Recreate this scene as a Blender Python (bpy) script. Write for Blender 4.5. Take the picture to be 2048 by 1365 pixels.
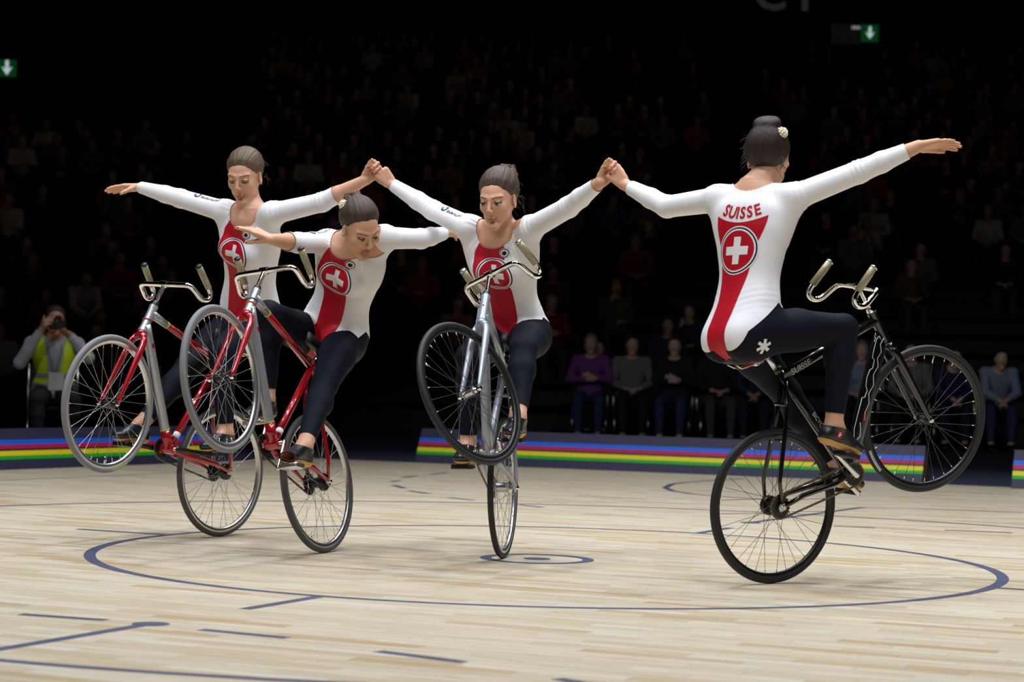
import bpy, bmesh, math, random
import numpy as np
from mathutils import Matrix, Vector
from mathutils.bvhtree import BVHTree

for _o in list(bpy.data.objects):
    bpy.data.objects.remove(_o, do_unlink=True)
scene = bpy.context.scene
COL = scene.collection
R_ = math.radians

# ---------------------------------------------------------------- camera
def v3(*a):
    return np.array(a, float)
def nrm(v):
    v = np.asarray(v, float)
    return v / np.linalg.norm(v)

CF, CD, CH, CPITCH, CYAW, CROLL = 4347.68, 9.6085, 0.8229, 0.01412, -0.01748, 0.02450
_F = v3(math.sin(CYAW) * math.cos(CPITCH), math.cos(CYAW) * math.cos(CPITCH), math.sin(CPITCH))
_R = v3(math.cos(CYAW), -math.sin(CYAW), 0)
_U = np.cross(_R, _F)
_R2 = math.cos(CROLL) * _R + math.sin(CROLL) * _U
_U2 = -math.sin(CROLL) * _R + math.cos(CROLL) * _U
cam_data = bpy.data.cameras.new('camera')
cam_data.sensor_width = 36.0
cam_data.lens = CF / 2048.0 * 36.0
cam_data.clip_end = 300
cam_data.dof.use_dof = True
cam_data.dof.focus_distance = 9.4
cam_data.dof.aperture_fstop = 3.5
cam = bpy.data.objects.new('camera', cam_data)
COL.objects.link(cam)
_m = Matrix(((_R2[0], _U2[0], -_F[0], 0.0), (_R2[1], _U2[1], -_F[1], -CD), (_R2[2], _U2[2], -_F[2], CH), (0, 0, 0, 1)))
cam.matrix_world = _m
scene.camera = cam

# ---------------------------------------------------------------- world: a dark arena
world = bpy.data.worlds.new('arena_dark')
scene.world = world
world.use_nodes = True
_bg = world.node_tree.nodes.get('Background') or world.node_tree.nodes.new('ShaderNodeBackground')
_bg.inputs[0].default_value = (0.55, 0.6, 0.75, 1)
_bg.inputs[1].default_value = 0.0006

# ---------------------------------------------------------------- exposure
scene.view_settings.view_transform = 'Standard'
scene.view_settings.look = 'None'
scene.view_settings.exposure = 0.0
scene.view_settings.gamma = 1.0
scene.view_settings.use_curve_mapping = False

# ---------------------------------------------------------------- arena spot lights hanging above the court
AXU = v3(math.cos(R_(67)), math.sin(R_(67)), 0)      # court axes
AXV = v3(math.cos(R_(-23)), math.sin(R_(-23)), 0)
def spot(u, v, z, power, tu=0.0, tv=0.0, size=78, blend=0.55, radius=0.45, color=(0.90, 0.94, 1.0)):
    L = bpy.data.lights.new('court_spotlight', 'SPOT')
    L.energy = power
    L.spot_size = R_(size)
    L.spot_blend = blend
    L.shadow_soft_size = radius
    L.color = color
    o = bpy.data.objects.new('court_spotlight', L)
    COL.objects.link(o)
    p = AXU * u + AXV * v
    q = AXU * tu + AXV * tv
    o.location = (p[0], p[1], z)
    d = Vector((q[0] - p[0], q[1] - p[1], -z))
    o.rotation_euler = d.to_track_quat('-Z', 'Y').to_euler()
    return o
for (u, v, e) in ((-4.4, -3.4, 960), (-4.4, 0.4, 960), (-4.4, 4.2, 960), (-0.4, -3.4, 820), (-0.4, 0.4, 820), (-0.4, 4.2, 820), (3.6, -3.4, 640), (3.6, 0.4, 640), (3.6, 4.2, 640), (7.0, -2.4, 760), (7.0, 2.6, 760)):
    spot(u, v, 10.5, e * 1.17, u * 0.74, v * 0.72)
# two more lamps on the near truss light the boards from the front
for v in (-4.5, 5.5):
    spot(-7.5, v, 9.5, 1150, 6.0, v * 0.4, size=52, blend=0.7)
# added fill spots above the tiers, no visible source, to lift the dark crowd
for x, y, e_ in ((-9, 24, 20), (0, 24, 20), (9, 24, 16), (-6, 36, 20), (6, 36, 20), (-7, 17, 26)):
    L = bpy.data.lights.new('crowd_fill_light', 'SPOT')
    L.energy = e_
    L.spot_size = R_(120)
    L.spot_blend = 1.0
    L.shadow_soft_size = 0.6
    L.color = (1.0, 0.74, 0.56)
    o = bpy.data.objects.new('crowd_fill_light', L)
    COL.objects.link(o)
    o.location = (x, y - 5, 16)
    o.rotation_euler = (R_(18), 0, 0)

# ---------------------------------------------------------------- generic helpers
def put(o, parent=None):
    COL.objects.link(o)
    if parent is not None:
        o.parent = parent
    return o
def empty(name, loc=(0, 0, 0), label=None, cat=None, group=None, mw=None):
    o = bpy.data.objects.new(name, None)
    o.empty_display_size = 0.1
    COL.objects.link(o)
    if mw is not None:
        o.matrix_world = mw
    else:
        o.location = loc
    tag(o, label, cat, group)
    return o
def tag(o, label=None, cat=None, group=None, kind=None):
    if label: o['label'] = label
    if cat: o['category'] = cat
    if group: o['group'] = group
    if kind: o['kind'] = kind
    return o
def np_mesh(name, V, faces, smooth=True):
    """V (n,3); faces: list of int arrays (m,3) / (m,4)"""
    me = bpy.data.meshes.new(name)
    V = np.asarray(V, np.float32)
    faces = [np.asarray(f, np.int32) for f in faces if len(f)]
    nl = sum(f.size for f in faces)
    nf = sum(len(f) for f in faces)
    me.vertices.add(len(V))
    me.vertices.foreach_set('co', V.ravel())
    me.loops.add(nl)
    me.polygons.add(nf)
    me.loops.foreach_set('vertex_index', np.concatenate([f.ravel() for f in faces]) if faces else np.zeros(0, np.int32))
    starts = []
    s = 0
    for f in faces:
        k = f.shape[1]
        starts.append(s + np.arange(len(f)) * k)
        s += f.size
    me.polygons.foreach_set('loop_start', np.concatenate(starts).astype(np.int32))
    me.polygons.foreach_set('use_smooth', np.full(nf, smooth, bool))
    me.update(calc_edges=True)
    me.validate()
    return me
def obj(name, me, mat=None, parent=None, label=None, cat=None, group=None, kind=None, loc=None):
    o = bpy.data.objects.new(name, me)
    put(o, parent)
    if mat is not None and len(me.materials) == 0:
        me.materials.append(mat)
    if loc is not None:
        o.location = loc
    tag(o, label, cat, group, kind)
    return o

class MB:
    """collects simple shapes into one mesh"""
    def __init__(s):
        s.V = []
        s.F3 = []
        s.F4 = []
        s.n = 0
    def add(s, V, F4=(), F3=()):
        V = np.asarray(V, float).reshape(-1, 3)
        if len(F4): s.F4.append(np.asarray(F4, int).reshape(-1, 4) + s.n)
        if len(F3): s.F3.append(np.asarray(F3, int).reshape(-1, 3) + s.n)
        s.V.append(V)
        s.n += len(V)
        return s
    def box(s, c, h, M=None, bev=0.0):
        c = np.asarray(c, float)
        h = np.asarray(h, float)
        if bev <= 0:
            P = np.array([[x, y, z] for x in (-1, 1) for y in (-1, 1) for z in (-1, 1)], float) * h
            Q = [[0, 1, 3, 2], [4, 6, 7, 5], [0, 4, 5, 1], [2, 3, 7, 6], [0, 2, 6, 4], [1, 5, 7, 3]]
            T = []
        else:
            b = min(bev, min(h) * 0.95)
            P = []
            idx = {}
            for x in (-1, 1):
                for y in (-1, 1):
                    for z in (-1, 1):
                        for a in range(3):
                            p = np.array([x, y, z], float) * (h - b)
                            p[a] = (x, y, z)[a] * h[a]
                            idx[(x, y, z, a)] = len(P)
                            P.append(p)
            P = np.array(P)
            Q = []
            T = []
            for a in range(3):
                o1, o2 = [i for i in range(3) if i != a]
                for sg in (-1, 1):
                    loop = []
                    for (p, q) in ((-1, -1), (1, -1), (1, 1), (-1, 1)):
                        k = [0, 0, 0]
                        k[a] = sg
                        k[o1] = p
                        k[o2] = q
                        loop.append(idx[(k[0], k[1], k[2], a)])
                    Q.append(loop)
            for a in range(3):
                o1, o2 = [i for i in range(3) if i != a]
                for p in (-1, 1):
                    for q in (-1, 1):
                        k0 = [0, 0, 0]
                        k0[o1] = p
                        k0[o2] = q
                        k1 = list(k0)
                        k0[a] = -1
                        k1[a] = 1
                        Q.append([idx[(*k0, o1)], idx[(*k1, o1)], idx[(*k1, o2)], idx[(*k0, o2)]])
            for x in (-1, 1):
                for y in (-1, 1):
                    for z in (-1, 1):
                        T.append([idx[(x, y, z, 0)], idx[(x, y, z, 1)], idx[(x, y, z, 2)]])
        if M is not None:
            P = P @ np.asarray(M, float).T
        return s.add(P + c, Q, T)
    def tube(s, pts, rad, seg=10, cap=True, ell=None, up=None):
        """loft along a polyline; rad scalar or list; ell=(ry,rz) scale pair per whole tube with up hint"""
        pts = np.asarray(pts, float)
        n = len(pts)
        rad = np.full(n, rad, float) if np.isscalar(rad) else np.asarray(rad, float)
        tang = np.gradient(pts, axis=0) if n > 2 else np.repeat((pts[1:] - pts[:1]), n, 0)
        tang = tang / np.linalg.norm(tang, axis=1)[:, None]
        u = np.asarray(up, float) if up is not None else (v3(0, 0, 1) if abs(tang[0][2]) < 0.9 else v3(1, 0, 0))
        V = []
        for i in range(n):
            u = u - tang[i] * (u @ tang[i])
            u = u / np.linalg.norm(u)
            w = np.cross(tang[i], u)
            eu, ew = (1, 1) if ell is None else ell
            a = np.linspace(0, 2 * np.pi, seg, endpoint=False)
            V.append(pts[i] + rad[i] * (np.cos(a)[:, None] * u * eu + np.sin(a)[:, None] * w * ew))
        V = np.concatenate(V)
        k = np.arange(seg)
        F = []
        for i in range(n - 1):
            F.append(np.stack([i * seg + k, i * seg + (k + 1) % seg, (i + 1) * seg + (k + 1) % seg, (i + 1) * seg + k], 1))
        T = []
        if cap:
            V = np.concatenate([V, pts[:1], pts[-1:]])
            c0, c1 = n * seg, n * seg + 1
            T = np.concatenate([np.stack([np.full(seg, c0), (k + 1) % seg, k], 1), np.stack([np.full(seg, c1), (n - 1) * seg + k, (n - 1) * seg + (k + 1) % seg], 1)])
        return s.add(V, np.concatenate(F), T)
    def lathe(s, prof, seg=48, axis='y', c=(0, 0, 0), closed=True):
        """prof: list of (radius, height) revolved about the axis; closed profile loop"""
        prof = np.asarray(prof, float)
        m = len(prof)
        a = np.linspace(0, 2 * np.pi, seg, endpoint=False)
        V = []
        for (r, h) in prof:
            x, z = r * np.cos(a), r * np.sin(a)
            hh = np.full(seg, h)
            V.append({'y': np.stack([x, hh, z], 1), 'z': np.stack([x, z, hh], 1), 'x': np.stack([hh, x, z], 1)}[axis])
        V = np.concatenate(V) + np.asarray(c, float)
        k = np.arange(seg)
        F = []
        for i in range(m if closed else m - 1):
            j = (i + 1) % m
            F.append(np.stack([i * seg + k, i * seg + (k + 1) % seg, j * seg + (k + 1) % seg, j * seg + k], 1))
        return s.add(V, np.concatenate(F))
    def ball(s, c, r, seg=10, rings=6, M=None):
        r = np.full(3, r, float) if np.isscalar(r) else np.asarray(r, float)
        V = [[0, 0, 1]]
        for i in range(1, rings):
            t = math.pi * i / rings
            for j in range(seg):
                p = 2 * math.pi * j / seg
                V.append([math.sin(t) * math.cos(p), math.sin(t) * math.sin(p), math.cos(t)])
        V.append([0, 0, -1])
        V = np.array(V) * r
        if M is not None:
            V = V @ np.asarray(M, float).T
        Q = []
        T = []
        for j in range(seg):
            T.append([0, 1 + j, 1 + (j + 1) % seg])
            T.append([len(V) - 1, 1 + (rings - 2) * seg + (j + 1) % seg, 1 + (rings - 2) * seg + j])
        for i in range(rings - 2):
            for j in range(seg):
                Q.append([1 + i * seg + j, 1 + (i + 1) * seg + j, 1 + (i + 1) * seg + (j + 1) % seg, 1 + i * seg + (j + 1) % seg])
        return s.add(V + np.asarray(c, float), Q, T)
    def prism(s, poly, z0, z1, M=None, c=(0, 0, 0)):
        """convex polygon (x,y) extruded z0..z1"""
        poly = np.asarray(poly, float)
        n = len(poly)
        V = np.concatenate([np.c_[poly, np.full(n, z0)], np.c_[poly, np.full(n, z1)], [[*poly.mean(0), z0]], [[*poly.mean(0), z1]]])
        k = np.arange(n)
        Q = np.stack([k, (k + 1) % n, n + (k + 1) % n, n + k], 1)
        T = np.concatenate([np.stack([(k + 1) % n, k, np.full(n, 2 * n)], 1), np.stack([n + k, n + (k + 1) % n, np.full(n, 2 * n + 1)], 1)])
        if M is not None:
            V = V @ np.asarray(M, float).T
        return s.add(V + np.asarray(c, float), Q, T)
    def mesh(s, name, smooth=True):
        me = np_mesh(name, np.concatenate(s.V), [np.concatenate(s.F4) if s.F4 else [], np.concatenate(s.F3) if s.F3 else []], smooth)
        return me
    def build(s, name, mat, parent=None, smooth=True, auto=None, **kw):
        me = s.mesh(name, smooth)
        if auto:
            sharp_edges(me, auto)
        return obj(name, me, mat, parent, **kw)
def sharp_edges(me, deg):
    bm = bmesh.new()
    bm.from_mesh(me)
    bmesh.ops.recalc_face_normals(bm, faces=bm.faces)
    for e in bm.edges:
        if len(e.link_faces) == 2 and e.calc_face_angle(0) > R_(deg):
            e.smooth = False
    bm.to_mesh(me)
    bm.free()

# ---------------------------------------------------------------- materials
MATS = {}
def mat(name, base, rough=0.5, metal=0.0, spec=0.5, coat=0.0, var=0.06, nscale=25.0, bump=0.0, bscale=80.0, sheen=0.0, sss=0.0, emit=None, estr=0.0, aniso=None):
    if name in MATS:
        return MATS[name]
    m = bpy.data.materials.new(name)
    m.use_nodes = True
    nt = m.node_tree
    b = nt.nodes['Principled BSDF']
    b.inputs['Roughness'].default_value = rough
    b.inputs['Metallic'].default_value = metal
    b.inputs['Specular IOR Level'].default_value = spec
    b.inputs['Coat Weight'].default_value = coat
    if sheen:
        b.inputs['Sheen Weight'].default_value = sheen
    if sss:
        b.inputs['Subsurface Weight'].default_value = sss
        b.inputs['Subsurface Radius'].default_value = (0.012, 0.004, 0.002)
        b.inputs['Subsurface Scale'].default_value = 1.0
    if emit:
        b.inputs['Emission Color'].default_value = (*emit, 1)
        b.inputs['Emission Strength'].default_value = estr
    tc = nt.nodes.new('ShaderNodeTexCoord')
    n = nt.nodes.new('ShaderNodeTexNoise')
    n.inputs['Scale'].default_value = nscale
    n.inputs['Detail'].default_value = 3
    nt.links.new(tc.outputs['Object'], n.inputs['Vector'])
    r = nt.nodes.new('ShaderNodeMix')
    r.data_type = 'RGBA'
    base = np.asarray(base, float)
    r.inputs[6].default_value = (*(base * (1 - var)), 1)
    r.inputs[7].default_value = (*np.minimum(base * (1 + var), 1), 1)
    nt.links.new(n.outputs['Fac'], r.inputs[0])
    nt.links.new(r.outputs[2], b.inputs['Base Color'])
    if bump:
        n2 = nt.nodes.new('ShaderNodeTexNoise')
        n2.inputs['Scale'].default_value = bscale
        n2.inputs['Detail'].default_value = 4
        if aniso:
            mp = nt.nodes.new('ShaderNodeMapping')
            mp.inputs['Scale'].default_value = aniso
            nt.links.new(tc.outputs['Object'], mp.inputs['Vector'])
            nt.links.new(mp.outputs['Vector'], n2.inputs['Vector'])
        else:
            nt.links.new(tc.outputs['Object'], n2.inputs['Vector'])
        bp = nt.nodes.new('ShaderNodeBump')
        bp.inputs['Strength'].default_value = bump
        bp.inputs['Distance'].default_value = 0.004
        nt.links.new(n2.outputs['Fac'], bp.inputs['Height'])
        nt.links.new(bp.outputs['Normal'], b.inputs['Normal'])
    MATS[name] = m
    return m
def srgb(r, g, b):
    f = lambda c: (c / 255 / 12.92) if c / 255 <= 0.04045 else ((c / 255 + 0.055) / 1.055) ** 2.4
    return (f(r), f(g), f(b))
# ================================================================ the setting
def at(px, py, Y):
    """point of the plane y=Y that the survey of the photograph puts at a pixel"""
    d = ((px - 1024) / CF) * _R2 - ((py - 682.5) / CF) * _U2 + _F
    C = v3(0, -CD, CH)
    return C + d * ((Y - C[1]) / d[1])

PW, PL = 0.07, 0.5           # parquet strip width and length
def wood_material():
    m = bpy.data.materials.new('maple_parquet')
    m.use_nodes = True
    nt = m.node_tree
    N = nt.nodes
    L = nt.links
    b = N['Principled BSDF']
    def math_(op, a=None, c=None, v=None):
        n = N.new('ShaderNodeMath')
        n.operation = op
        if a is not None: L.new(a, n.inputs[0])
        if c is not None: L.new(c, n.inputs[1])
        if v is not None: n.inputs[1].default_value = v
        return n.outputs[0]
    geo = N.new('ShaderNodeNewGeometry')
    mp = N.new('ShaderNodeMapping')
    mp.inputs['Rotation'].default_value = (0, 0, R_(23))
    L.new(geo.outputs['Position'], mp.inputs['Vector'])
    sp = N.new('ShaderNodeSeparateXYZ')
    L.new(mp.outputs['Vector'], sp.inputs[0])
    row = math_('FLOOR', math_('DIVIDE', sp.outputs[1], v=PW))
    off = math_('FRACT', math_('MULTIPLY', row, v=0.3819))
    xx = math_('ADD', math_('DIVIDE', sp.outputs[0], v=PL), off)
    colm = math_('FLOOR', xx)
    cmb = N.new('ShaderNodeCombineXYZ')
    L.new(row, cmb.inputs[0])
    L.new(colm, cmb.inputs[1])
    wn = N.new('ShaderNodeTexWhiteNoise')
    wn.noise_dimensions = '2D'
    L.new(cmb.outputs[0], wn.inputs['Vector'])
    ramp = N.new('ShaderNodeValToRGB')
    e = ramp.color_ramp.elements
    e[0].position = 0.0
    e[0].color = (*srgb(190, 166, 130), 1)
    e[1].position = 1.0
    e[1].color = (*srgb(214, 206, 188), 1)
    for p, c in ((0.14, (201, 185, 157)), (0.4, (206, 193, 168)), (0.75, (210, 199, 177))):
        q = e.new(p)
        q.color = (*srgb(*c), 1)
    L.new(wn.outputs['Value'], ramp.inputs[0])
    # grain: long streaks along the strip, shifted per strip
    sh = N.new('ShaderNodeCombineXYZ')
    L.new(math_('MULTIPLY', sp.outputs[0], v=2.8), sh.inputs[0])
    L.new(math_('MULTIPLY', sp.outputs[1], v=105.0), sh.inputs[1])
    L.new(math_('MULTIPLY', wn.outputs['Value'], v=37.0), sh.inputs[2])
    gr = N.new('ShaderNodeTexNoise')
    gr.inputs['Scale'].default_value = 1.0
    gr.inputs['Detail'].default_value = 4
    L.new(sh.outputs[0], gr.inputs['Vector'])
    gramp = N.new('ShaderNodeValToRGB')
    gramp.color_ramp.elements[0].position = 0.30
    gramp.color_ramp.elements[0].color = (0.70, 0.58, 0.42, 1)
    gramp.color_ramp.elements[1].position = 0.50
    gramp.color_ramp.elements[1].color = (1, 1, 1, 1)
    L.new(gr.outputs['Fac'], gramp.inputs[0])
    mul = N.new('ShaderNodeMix')
    mul.data_type = 'RGBA'
    mul.blend_type = 'MULTIPLY'
    mul.inputs[0].default_value = 0.9
    L.new(ramp.outputs[0], mul.inputs[6])
    L.new(gramp.outputs[0], mul.inputs[7])
    # dark hairlines between the strips
    fy = math_('FRACT', math_('DIVIDE', sp.outputs[1], v=PW))
    ey = math_('MINIMUM', fy, math_('SUBTRACT', None, fy))
    N_ = ey.node.inputs[1].links[0].from_node
    N_.inputs[0].default_value = 1.0
    L.new(fy, N_.inputs[1])
    j = math_('LESS_THAN', ey, v=0.018)
    fx = math_('FRACT', xx)
    jx = math_('LESS_THAN', fx, v=0.004)
    jj = math_('MAXIMUM', j, jx)
    mul2 = N.new('ShaderNodeMix')
    mul2.data_type = 'RGBA'
    mul2.blend_type = 'MULTIPLY'
    mul2.inputs[7].default_value = (0.72, 0.62, 0.50, 1)
    L.new(math_('MULTIPLY', jj, v=0.8), mul2.inputs[0])
    L.new(mul.outputs[2], mul2.inputs[6])
    L.new(mul2.outputs[2], b.inputs['Base Color'])
    b.inputs['Roughness'].default_value = 0.36
    b.inputs['Specular IOR Level'].default_value = 0.35
    return m
M_WOOD = wood_material()
M_LINE = None
def line_material():
    m = bpy.data.materials.new('worn_blue_line_paint')
    m.use_nodes = True
    nt = m.node_tree
    N = nt.nodes
    L = nt.links
    b = N['Principled BSDF']
    geo = N.new('ShaderNodeNewGeometry')
    mp = N.new('ShaderNodeMapping')
    mp.inputs['Rotation'].default_value = (0, 0, R_(23))
    mp.inputs['Scale'].default_value = (6, 70, 1)
    L.new(geo.outputs['Position'], mp.inputs['Vector'])
    n = N.new('ShaderNodeTexNoise')
    n.inputs['Scale'].default_value = 1
    n.inputs['Detail'].default_value = 5
    L.new(mp.outputs['Vector'], n.inputs['Vector'])
    r = N.new('ShaderNodeValToRGB')
    r.color_ramp.elements[0].position = 0.3
    r.color_ramp.elements[0].color = (*srgb(46, 49, 70), 1)
    r.color_ramp.elements[1].position = 0.75
    r.color_ramp.elements[1].color = (*srgb(94, 100, 128), 1)
    L.new(n.outputs['Fac'], r.inputs[0])
    L.new(r.outputs[0], b.inputs['Base Color'])
    b.inputs['Roughness'].default_value = 0.5
    return m
M_LINE = line_material()
M_CARPET = mat('navy_carpet', srgb(34, 38, 62), 0.95, var=0.15, nscale=60, bump=0.3)
M_CONC = mat('dark_grey_step', srgb(60, 60, 64), 0.9, var=0.15, nscale=8)
M_BENCH = mat('black_bench', srgb(30, 30, 34), 0.6)

# carpet and wooden court
lb = [v3(-4.05, 6.46, 0), v3(-2.63, 9.02, 0)]
dl = nrm(lb[1] - lb[0])
rb = [v3(-1.17, 9.59, 0), v3(3.03, 8.04, 0)]
dr = nrm(rb[1] - rb[0])
# corner of the two board lines
_A = np.array([[dl[0], -dr[0]], [dl[1], -dr[1]]])
_s = np.linalg.solve(_A, (rb[0] - lb[0])[:2])
corner = lb[0] + dl * _s[0]
c1 = corner - dl * 24
c2 = corner + dr * 22
mb = MB()
mb.add([[-40, -14, -0.006], [40, -14, -0.006], [40, 60, -0.006], [-40, 60, -0.006]], [[0, 1, 2, 3]])
mb.build('floor', M_CARPET, smooth=False, label='dark navy carpet around the wooden court', kind='structure')
mb = MB()
P0 = [c1, corner, c2, c2 - dl * 22, c1 + dr * 3 - dl * 3]
poly = [(c1[0], c1[1]), (c1[0] - 2, c1[1] - 6), (c2[0] - 4, -16), (c2[0], c2[1]), (corner[0], corner[1])]
V = np.array([[x, y, -0.0006] for x, y in poly] + [[x, y, -0.006] for x, y in poly])
n = len(poly)
mb.V = [V]
mb.n = len(V)
me = bpy.data.meshes.new('court_floor')
me.from_pydata(V.tolist(), [], [list(range(n))] + [[i, n + i, n + (i + 1) % n, (i + 1) % n] for i in range(n)])
bm = bmesh.new(); bm.from_mesh(me); bmesh.ops.recalc_face_normals(bm, faces=bm.faces); bm.to_mesh(me); bm.free()
court = obj('floor', me, M_WOOD, label='pale maple strip court floor with worn blue lines', kind='structure')
if court.data.polygons[0].normal.z < 0:
    court.data.flip_normals()

# the 300 strips nearest the camera that the frame shows, each its own board
_bx = MB()
_bx.box((0, 0, 0), (PL / 2 - 0.0006, PW / 2 - 0.0005, 0.00035), bev=0.0003)
plank_me = _bx.mesh('plank', smooth=False)
plank_me.materials.append(M_WOOD)
cand = []
ca, sa = math.cos(R_(23)), math.sin(R_(23))
for row in range(-110, 30):
    off = (row * 0.3819) % 1.0
    for c in range(-20, 20):
        lx = (c + 0.5 - off) * PL
        ly = (row + 0.5) * PW
        wx = ca * lx + sa * ly
        wy = -sa * lx + ca * ly
        q = v3(wx, wy, 0) - v3(0, -CD, CH)
        z = q @ _F
        if z < 1: continue
        px = 1024 + CF * (q @ _R2) / z
        py = 682.5 - CF * (q @ _U2) / z
        if -150 < px < 2200 and 700 < py < 1372:
            cand.append((z, wx, wy))
cand.sort()
for z, wx, wy in cand[:300]:
    o = bpy.data.objects.new('plank', plank_me)
    put(o, court)
    o.location = (wx, wy, -0.00035)
    o.rotation_euler = (0, 0, R_(-23))

# painted lines
ZL = 0.0004
def flat(pts_in, pts_out, name='court_line', z=ZL):
    a = np.asarray(pts_in, float)
    b = np.asarray(pts_out, float)
    n = len(a)
    V = np.concatenate([np.c_[a, np.full(n, z)], np.c_[b, np.full(n, z)]])
    Q = [[i, n + i, n + i + 1, i + 1] for i in range(n - 1)]
    m_ = MB()
    m_.add(V, Q)
    o = m_.build(name, M_LINE, court, smooth=False)
    if o.data.polygons[0].normal.z < 0:
        o.data.flip_normals()
    return o
def ring(c, r0, r1, a0=0, a1=360, n=180, name='circle_line', z=ZL):
    a = np.radians(np.linspace(a0, a1, n))
    d = np.stack([np.cos(a), np.sin(a)], 1)
    return flat(np.asarray(c) + d * r0, np.asarray(c) + d * r1, name, z)
def stroke(pts, w=0.05, name='court_line'):
    p = np.asarray(pts, float)
    t = np.gradient(p, axis=0)
    t /= np.linalg.norm(t, axis=1)[:, None]
    nn = np.stack([-t[:, 1], t[:, 0]], 1)
    return flat(p - nn * w / 2, p + nn * w / 2, name)
ring((0, 0), 1.948, 1.998)
ring((0, 0), 3.945, 3.995)
DOT = at(1074.2, 1118.5, 0)
DOTP = v3(-0.034, 0.0, 0)
ring(DOTP[:2], 0.202, 0.252, name='centre_circle_line')
ring(DOTP[:2], 0.0, 0.06, n=48, name='centre_dot')
for k in range(4):
    a = R_(66.2 + 90 * k)
    d = v3(math.cos(a), math.sin(a), 0)
    stroke([(d * 1.9985)[:2], (d * 2.5)[:2]], name='radial_mark')
stroke([(-1.24, -2.77), (-1.39, -3.12), (-1.54, -3.46), (-2.0, -4.5)], name='penalty_line')
ring((-1.235, -2.77), 0, 0.06, n=40, name='penalty_dot', z=ZL + .0003)
stroke([(1.16, 2.75), (1.61, 3.645), (2.06, 4.54)], name='penalty_line')
ring((1.16, 2.75), 0, 0.06, n=40, name='penalty_dot', z=ZL + .0003)
for a, b in (((-1.69, -2.6), (-1.39, -2.7)), ((-1.06, -2.88), (-.77, -3.03)), ((-.48, -3.28), (-.22, -3.47)), ((.04, -3.75), (.26, -3.98)),
             ((1.62, 2.64), (1.84, 2.58)), ((2.22, 2.54), (2.58, 2.46)), ((-1.13, 6.2), (-1.08, 6.42)), ((-1.09, 6.85), (-1.01, 7.17)), ((-1.08, 5.75), (-.98, 5.4)),
             ((-.93, 5.11), (-.78, 4.81)), ((-.63, 4.42), (-.46, 4.22)), ((-.17, 3.87), (-.02, 3.66)), ((-.92, 7.47), (-.8, 7.83))):
    stroke([a, b], name='dash_mark')
stroke([(1.6, 8.1), (1.29, 7.61), (1.07, 7.22), (.95, 6.9), (.87, 6.36), (.9, 5.95), (1.0, 5.63), (1.13, 5.44), (1.5, 5.1)])
stroke([(2.07, 4.55), (3.07, 4.41), (5.0, 4.1)], w=0.03)
stroke([(-4.4, 3.9), (-3.71, 5.09), (-3.14, 6.1), (-2.3, 7.6)], w=0.02)

# low striped boards round the court
M_NAVY = mat('navy_board', srgb(48, 46, 76), 0.55, var=0.08)
M_SB = mat('stripe_blue', srgb(20, 104, 235), 0.5, var=0.03)
M_SR = mat('stripe_crimson', srgb(188, 30, 88), 0.5, var=0.03)
M_SK = mat('stripe_black', srgb(22, 14, 16), 0.5, var=0.03)
M_SY = mat('stripe_yellow', srgb(242, 226, 18), 0.5, var=0.03)
M_SG = mat('stripe_green', srgb(34, 178, 52), 0.5, var=0.03)
M_PLY = mat('brown_plywood_end', srgb(92, 70, 52), 0.8, var=0.2, nscale=12)
BH, BLEAN = 0.30, 0.15
def board(a, b, label):
    """upright slanted board from a to b (court on its right-hand side when walking a->b reversed)"""
    a = np.asarray(a, float)
    b = np.asarray(b, float)
    d = nrm(b - a)
    out = v3(-d[1], d[0], 0)
    if out @ (a - v3(0, 2, 0)) < 0:
        out = -out
    t = empty('court_board', tuple((a + b) / 2), label, 'barrier', 'striped boards round the court')
    o0 = (a + b) / 2
    prof = [(0.0, 0.0), (BLEAN, BH), (BLEAN + .03, BH), (0.38, 0.0)]
    mbb = MB()
    V = []
    for e in (a, b):
        for (q, z) in prof:
            V.append(e + out * q + v3(0, 0, z) - o0)
    mbb.add(V, [[0, 1, 5, 4], [1, 2, 6, 5], [2, 3, 7, 6], [3, 0, 4, 7]])
    mbb.build('panel', M_NAVY, t, smooth=False)
    for q4 in ([0, 1, 2, 3], [7, 6, 5, 4]):
        me2 = MB()
        me2.add([V[i] for i in q4], [[0, 1, 2, 3]])
        me2.build('end_panel', M_PLY, t, smooth=False)
    for f0, f1, mm, nm in ((.273, .39, M_SB, 'blue_stripe'), (.39, .50, M_SR, 'crimson_stripe'), (.50, .545, M_SK, 'black_stripe'), (.545, .664, M_SY, 'yellow_stripe'), (.664, .755, M_SG, 'green_stripe')):
        s = MB()
        W = []
        for e in (a, b):
            for f in (f1, f0):
                z = BH * (1 - f)
                q = BLEAN * z / BH
                W.append(e + out * (q - 0.002) + v3(0, 0, z) - o0)
        s.add(W, [[0, 1, 3, 2]])
        so = s.build(nm, mm, t, smooth=False)
    return t
board(lb[0] - dl * 3.2, lb[1], 'long dark board with rainbow stripes behind the left bicycles')
board(rb[0], rb[1], 'long dark board with rainbow stripes between middle and right riders')
board(v3(3.66, 7.6, 0), v3(6.5, 6.55, 0), 'striped board cut off by the right picture edge')

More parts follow.
